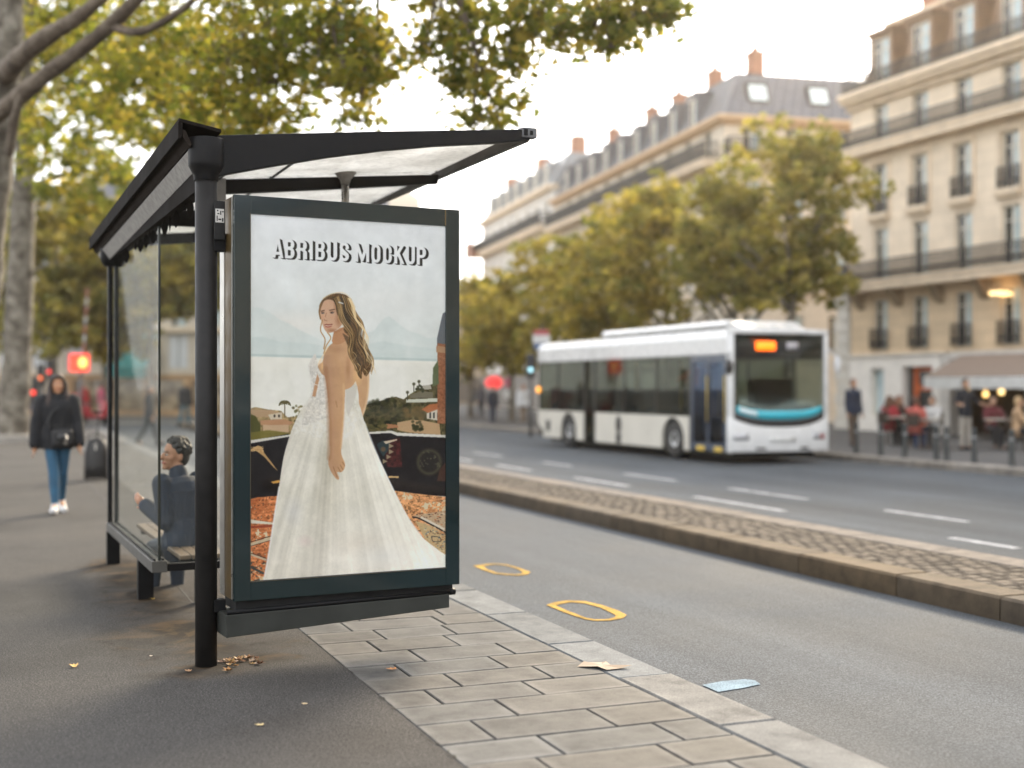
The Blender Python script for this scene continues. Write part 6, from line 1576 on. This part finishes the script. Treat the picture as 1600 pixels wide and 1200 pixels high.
pp('person in pink top beside the rear shelter post', 158, 659, 0, 2.4, group='people far down the street', top=(.5, .10, .16), legs=BL, shoe=DK, hair=(.04, .02, .015))
pp('person in light blue coat standing near the right edge of the poster panel', 737, 653, 0.0, 1.0, group='people crossing beyond the bus', top=(.22, .32, .44), legs=(.05, .06, .10), shoe=DK, hair=(.06, .04, .03), thigh=(.2, -.2), knee=(0, .2))
pp('person in dark navy clothes crossing under the round red sign', 770, 665, Z_ROAD, .2, group='people crossing beyond the bus', top=(.018, .022, .035), legs=(.015, .022, .045), shoe=DK, hair=(.03, .02, .02), thigh=(.15, -.15), knee=(0, .2))
pp('person in bulky white jacket with red scarf close to the tail of the bus', 818, 664, Z_ROAD, .1, group='people crossing beyond the bus', top=(.62, .62, .62), legs=(.26, .19, .13), shoe=(.2, .15, .1), hair=(.30, .05, .04), thigh=(.12, -.12), knee=(0, .2), puffy=.08)
pp('person in grey coat between the blue coat and the navy clothes', 752, 652, 0, 2.6, group='people crossing beyond the bus', top=(.13, .13, .15), legs=(.03, .03, .04), shoe=DK, hair=(.08, .06, .05))
pp('standing person in blue jacket over white at the right side of the bus', 1333, 697, .015, .4, group='people on the far footway', top=(.014, .022, .045), legs=(.10, .07, .05), shoe=DK, hair=(.12, .05, .03), thigh=(.1, -.12), knee=(0, .2))
pp('waiter in black shirt standing under the cafe awning', 1508, 703, .015, .3, group='people on the far footway', top=(.010, .012, .018), legs=(.32, .29, .25), shoe=DK, hair=(.02, .015, .012), abd=(.5, .5), elbow=(1.2, 1.2), arm=(.2, .2), sleeves=False)
psn = person('passenger in orange top standing inside the bus by the window', tuple(bus.matrix_basis @ Vector((.55, 2.35, 1.0))), ANG - 1.3, skin=SKIN_A, h=1.30, top=(.62, .14, .03), legs=(.05, .05, .07), shoe=DK, hair=(.30, .22, .14), vox=.018, arm=(.9, .2))[0]
psn2 = person('passenger in pale top standing inside the bus behind the orange one', tuple(bus.matrix_basis @ Vector((.80, 1.95, 1.0))), ANG - 1.0, skin=SKIN_A, h=1.28, top=(.5, .44, .36), legs=(.05, .05, .07), shoe=DK, hair=(.04, .03, .02), vox=.018)[0]
# ================================================================== STREET FURNITURE AND SMALL THINGS
# rolling bag with its handle drawn out
RB = gnd(150, 750, 0)
rbg = thing('trolley_bag', 'black leather trolley bag with raised handle beside the rear shelter post', 'bag', RB, .25)
mt_bagl = M('black_bag_leather', (.013, .012, .012), .38, 0, .2, 9)
b = MB()
prof = [(.03, .20, .10), (.06, .215, .12), (.25, .21, .12), (.45, .19, .11), (.60, .165, .10), (.67, .12, .07), (.70, .06, .04)]
b.loft([((0, 0, z), x, y) for z, x, y in prof], 24)
b.v = [(max(-.19, min(.19, x)), y, z) for x, y, z in b.v]; b.build('bag_body', mt_bagl, rbg)
MB().tube([(-.13, -.02, .66), (-.12, -.10, .74), (.0, -.13, .76), (.12, -.10, .74), (.13, -.02, .66)], .014, 8).build('carry_handle', mt_bagl, rbg)
MB().tube([(.02, .06, .66), (.03, .06, 1.12)], .010, 8).cap((-.05, .06, 1.13), (.10, .06, 1.13), .018, .018, 8).build('pull_handle', mt_black, rbg)
MB().box(-.015, .015, -.118, -.108, .50, .62).build('clasp', mt_chrome, rbg)
for x in (-.15, .15): MB().tube([(x - .02, .05, .03), (x + .02, .05, .03)], .03, 12).build('wheel', mt_rubber, rbg)
# bollards along the far kerb
def bollard(px, label=None):
    k = (px - CXP) / FPX; Y = 18.05 / (.9301 * k + .3674); return at(px, Y, .015)
bol = None
names = {1338: 'first dark bollard right of the bus front', 1376: 'second dark bollard right of the bus front', 1414: 'third dark bollard, before the white shopfront', 1463: 'dark bollard before the orange door', 1479: 'dark bollard just right of the one before the orange door', 1522: 'dark bollard before the waiter under the awning', 1581: 'dark bollard nearest the right edge of the picture'}
for px in names:
    if bol is None:
        bol = thing('bollard', names[px] + ' on the far kerb', 'bollard', bollard(px), 0, 'bollards along the far kerb')
        MB().lathe([(.055, -.01), (.055, .58), (.045, .60), (.055, .615), (.062, .66), (.045, .70), (.0, .715)], n=16, ends=False).build('post', M('dark_bollard_paint', (.030, .034, .034), .5), bol)
        MB().lathe([(.075, 0), (.075, .05), (.056, .07)], n=16, ends=False).build('base', M('bollard_base', (.035, .038, .038), .5), bol)
        MB().lathe([(.0565, .50), (.058, .515), (.0565, .53)], n=16, ends=False).build('collar', M('pale_collar', (.3, .3, .3), .5), bol)
    else:
        c = dup(bol); c.location = bollard(px); c['label'] = names[px] + ' on the far kerb'
# cafe tables, chairs, guests
def cafe_table(p, label):
    t = thing('cafe_table', label, 'table', p, 0, 'cafe tables on the far footway')
    MB().lathe([(.33, .71), (.34, .725), (.34, .74), (.33, .75)], n=24).build('table_top', M('pale_table_top', (.36, .33, .28), .5), t)
    MB().lathe([(.22, .0), (.20, .03), (.03, .05), (.025, .71)], n=16).build('pedestal', mt_iron, t)
    return t
def cafe_chair(p, rot, label, first=[None]):
    if first[0] is None:
        t = thing('cafe_chair', label, 'chair', p, rot, 'cafe chairs on the far footway'); first[0] = t
        m = M('dark_wicker', (.045, .03, .022), .7, 0, .3, 30)
        MB().lathe([(.20, .43), (.215, .445), (.20, .46)], n=20).build('seat', m, t)
        b = MB(); b.tube([(-.19, .12, .46), (-.20, .20, .70), (-.14, .24, .88), (0, .25, .92), (.14, .24, .88), (.20, .20, .70), (.19, .12, .46)], .014, 8)
        b.box(-.15, .15, .215, .235, .56, .86); b.build('backrest', m, t)
        for x in (-.15, .15):
            for y in (-.15, .15): MB().tube([(x, y, .43), (x * 1.25, y * 1.25, 0)], .012, 8).build('leg', m, t)
    else:
        t = dup(first[0]); t.location = p; t.rotation_euler[2] = rot; t['label'] = label
    return t
def fz_(px, t_, z=.015):
    k = (px - CXP) / FPX; Y = t_ / (.9301 * k + .3674); return at(px, Y, z)
cafe_table(fz_(1405, 21.6), 'small round cafe table before the white shopfront')
cafe_table(fz_(1455, 21.0), 'small round cafe table before the orange door')
cafe_table(fz_(1560, 22.5), 'small round cafe table under the awning near the right edge')
G = 'cafe guests on the far footway'
for px, t_, rot, lab, top, hair, legs in (
    (1388, 21.5, 1.9, 'seated guest in crimson top before the shop window of the white shopfront', (.34, .03, .04), (.09, .04, .02), DK),
    (1402, 22.3, .2, 'seated guest with auburn hair in black top, leaning over the cafe table', (.012, .012, .014), (.16, .06, .03), DK),
    (1430, 20.7, 2.2, 'seated guest in coral red shirt and blue trousers before the orange door', (.42, .09, .07), (.09, .035, .02), (.03, .06, .15)),
    (1458, 21.9, -1.1, 'seated guest in white shirt with dark red scarf before the pale pilaster', (.5, .49, .47), (.05, .025, .02), DK),
    (1588, 22.2, .9, 'seated blond guest in tan top at the right edge of the picture', (.40, .26, .15), (.42, .28, .14), DK),
    (1550, 23.4, -.4, 'seated guest in dark red jumper in the shade of the awning', (.10, .015, .02), (.02, .015, .012), DK)):
    p = fz_(px, t_)
    person(lab, tuple(p), rot + ANG, group=G, skin=SKIN_A, top=top, legs=legs, shoe=DK, hair=hair, hair_style='long' if 'hair' in lab or 'crimson' in lab else 'short', thigh=(1.45, 1.4), knee=(1.4, 1.3), arm=(.5, .7), elbow=(.9, .7), seat=.40, lean=.06, vox=.018)
    q = fz_(px, t_); cafe_chair(tuple(q), rot + ANG, 'wicker chair under the guest in ' + lab.split(' in ')[1].split(',')[0].split(' before')[0])
# lit signs and signals far down the street
mt_pole = M('grey_pole', (.06, .06, .06), .5)
def lit(name, c, es): return M(name, tuple(min(1, x * .9) for x in c), .4, emit=c, es=es)
p = at(126, 50, 0)
t = thing('sign_post', 'red and white striped pole carrying a lit red sign', 'sign', p)
MB().tube([(0, 0, -.01), (0, 0, 2.1)], .06, 10).build('pole', mt_pole, t)
sb_ = MB()
for k in range(7): sb_.tube([(.12 + .02 * k, 0, 2.85 + .36 * k), (.14 + .02 * k, 0, 2.85 + .36 * k + .355)], .05, 10, k % 2)
sb_.tube([(0, .02, 2.0), (.12, 0, 2.86)], .05, 8, 1); sb_.build('striped_pole', [M('red_stripe', (.24, .07, .05), .6), M('white_stripe', (.36, .34, .32), .6)], t)
bx_ = MB().box(-.42, .32, -.10, .10, 2.14, 2.82).build('sign_box', lit('lit_red_sign', (1, .045, .02), .55), t, bev=.04)
MB().ell((.12, -.11, 2.48), (.16, .03, .20)).build('lamp', lit('lit_yellow_lamp', (1, .45, .10), .9), bx_)
def signal(p, lamps, label, h=2.4, hw=.13):
    t = thing('traffic_light', label, 'traffic light', p, 0, 'traffic lights far down the street')
    MB().tube([(0, .05, -.01), (0, .05, h)], .05, 10).build('pole', mt_pole, t)
    hd = MB().box(-hw, hw, -.1, .1, h - .55, h + .25).build('housing', mt_busblack, t, bev=.03)
    for z, c, es in lamps: MB().lathe([(.0, 0), (.07, 0), (.07, .02), (.0, .03)], n=16, ends=False).build('lamp', lit('lit_lamp', c, es), hd, (0, -.101, z)).rotation_euler[0] = PI / 2
    return t
signal(at(64, 46, 0), [(1.85, (1, .16, .03), .6)], 'traffic light with amber red lamp left of the head of the walking woman', 2.1)
signal(at(78, 52, 0), [(2.15, (1, .05, .04), .55)], 'traffic light with small red lamp just above the head of the walking woman', 2.4)
signal(at(54, 40, 0), [(1.36, (1, .05, .03), .55)], 'low traffic light with red lamp beside the pale tree trunk', 1.6)
signal(at(829, 42, Z_ROAD), [(2.22, (.45, .85, .95), .5)], 'traffic light with pale blue white lamp above the tail of the bus', 2.5, .16)
p = at(772, 61, 0)
t = thing('shop_sign', 'rounded lit red sign on a pole over the people left of the bus', 'sign', p)
MB().tube([(0, .06, -.01), (0, .06, 1.5)], .04, 8).build('pole', mt_pole, t)
MB().ell((0, 0, 1.74), (.42, .10, .30)).build('sign_panel', lit('lit_red_oval', (1, .05, .05), .32), t)
p = at(795, 60, 0)
t = thing('street_sign', 'small magenta sign on a pole beside the rounded red sign', 'sign', p)
MB().tube([(0, .06, -.01), (0, .06, 1.9)], .04, 8).build('pole', mt_pole, t)
MB().box(-.15, .15, -.02, .02, 1.5, 1.95).build('sign_panel', M('magenta_panel', (.55, .03, .14), .5), t, bev=.01)
MB().ell((0, -.02, 1.16), (.22, .10, .22)).build('round_panel', M('white_round_panel', (.72, .72, .70), .5), t)
p = at(846, 44, Z_ROAD)
t = thing('metro_sign', 'tall sign post with red, white and blue panel above the roof of the bus tail', 'sign', p)
MB().tube([(0, .06, -.01), (0, .06, 3.75)], .05, 10).build('pole', mt_pole, t)
MB().box(-.26, .26, -.04, .04, 3.44, 3.62).build('sign_panel', M('red_panel', (.38, .06, .07), .5), t)
MB().box(-.30, .30, -.04, .04, 3.17, 3.435).build('sign_panel', M('white_panel', (.58, .57, .56), .5), t)
MB().box(-.26, .26, -.04, .04, 2.95, 3.165).build('sign_panel', M('blue_panel', (.10, .15, .26), .5), t)
# parked scooters at the far end of the footway
def scooter(p, rot, label, col, first=[None]):
    t = thing('parked_scooter', label, 'scooter', p, rot, 'scooters parked far down the street')
    m = M('scooter_paint', col, .3, 0, .08, 3, coat=.4)
    bd = MB(); bd.prism([(-.75, .55), (-.72, .82), (-.30, .84), (-.15, .42), (.30, .38), (.48, .98), (.60, 1.0), (.66, .55), (.50, .28), (-.40, .28)], -.17, .17, 'y'); bd.build('body', m, t, fix=True, bev=.05)
    MB().box(-.78, -.18, -.15, .15, .845, .93).build('seat', mt_busblack, t, bev=.04)
    MB().tube([(.54, -.34, 1.10), (.50, 0, 1.06), (.54, .34, 1.10)], .022, 8).tube([(.50, 0, 1.06), (.55, 0, .8)], .03, 8).build('handlebar', mt_busblack, t)
    for x in (-.55, .62):
        w = MB(); w.lathe([(.10, -.05), (.22, -.055), (.25, 0), (.22, .055), (.10, .05)], n=20); mm = Matrix.Translation((x, 0, .25)) @ Matrix.Rotation(PI / 2, 4, 'X'); w.v = [tuple(mm @ Vector(q)) for q in w.v]; w.build('wheel', mt_rubber, t)
    MB().box(-.95, -.60, -.18, .18, .95, 1.28).build('top_box', m, t, bev=.05)
    MB().ell((.66, 0, .86), (.05, .10, .08)).build('headlight', M('pale_headlight', (.6, .6, .6), .1), t)
    return t
scooter(at(104, 50, 0), 1.2, 'dark parked scooter behind the shoulder of the walking woman', (.04, .05, .07))
scooter(at(146, 51, 0), 1.0, 'crimson parked scooter left of the rear shelter post', (.30, .012, .02))
scooter(at(118, 56, 0), 1.4, 'red parked scooter farthest back behind the red jacket', (.40, .03, .02))
# ================================================================== CAMERA, SKY, SUN
cam = bpy.data.cameras.new('camera'); co_ = bpy.data.objects.new('camera', cam); COL.objects.link(co_)
co_.location = (0, 0, CAMH); co_.rotation_euler = (PI / 2, 0, 0)
cam.sensor_width = 36; cam.lens = 45; cam.shift_y = 4 / 1600; cam.clip_end = 900; cam.clip_start = .05
cam.dof.use_dof = True; cam.dof.focus_distance = 7.25; cam.dof.aperture_fstop = .95; cam.dof.aperture_blades = 0
sc.camera = co_
SUN_EL, SUN_AZ = math.radians(23), math.radians(20)     # azimuth: degrees right of the view
w = bpy.data.worlds.new('World'); sc.world = w; w.use_nodes = True
nt = w.node_tree; bg = nt.nodes['Background']
sky = nt.nodes.new('ShaderNodeTexSky'); sky.sky_type = 'NISHITA'; sky.sun_disc = False
sky.sun_elevation = SUN_EL; sky.sun_rotation = SUN_AZ; sky.air_density = 1.0; sky.dust_density = 2.0; sky.ozone_density = 1.0
hs = nt.nodes.new('ShaderNodeHueSaturation'); hs.inputs['Saturation'].default_value = .35
nt.links.new(sky.outputs[0], hs.inputs['Color'])
bg_mix = nt.nodes.new('ShaderNodeMix'); bg_mix.data_type = 'RGBA'; bg_mix.inputs['Factor'].default_value = .55     # thin even cloud over the clear sky
nt.links.new(hs.outputs[0], bg_mix.inputs['A']); bg_mix.inputs['B'].default_value = (5.6, 5.6, 5.7, 1); nt.links.new(bg_mix.outputs['Result'], bg.inputs['Color'])
bg.inputs['Strength'].default_value = .14
sl = bpy.data.lights.new('sun', 'SUN'); sl.energy = 2.3; sl.angle = math.radians(22); sl.color = (1, .82, .58)
so = bpy.data.objects.new('sun', sl); COL.objects.link(so)
d = Vector((math.sin(SUN_AZ) * math.cos(SUN_EL), math.cos(SUN_AZ) * math.cos(SUN_EL), math.sin(SUN_EL)))
so.rotation_euler = (-d).to_track_quat('-Z', 'Y').to_euler()
so.location = (20, 40, 40)
sc.view_settings.view_transform = 'Standard'; sc.view_settings.look = 'None'; sc.view_settings.gamma = 1
sc.view_settings.exposure = 1.85
sc.render.engine = 'CYCLES'
sc.cycles.max_bounces = 10; sc.cycles.transparent_max_bounces = 24; sc.cycles.caustics_reflective = False; sc.cycles.caustics_refractive = False
sc.cycles.use_denoising = True; sc.cycles.sample_clamp_indirect = 6


# ------------------------------------------------------------------ haze volume added to imitate the warm flare around the low sun
hm, hnt, hb = new_mat('flare_haze'); hnt.nodes.remove(hb)
pv = hnt.nodes.new('ShaderNodeVolumePrincipled'); pv.inputs['Density'].default_value = .0004; pv.inputs['Color'].default_value = (1, .91, .78, 1); pv.inputs['Anisotropy'].default_value = .78
hnt.links.new(pv.outputs[0], hnt.nodes['Material Output'].inputs['Volume'])
hz_o = MB().box(-90, 95, -130, 170, -1.2, 20).build('haze', hm); hz_o['kind'] = 'stuff'; hz_o['label'] = 'thin warm haze added to imitate the sun flare'
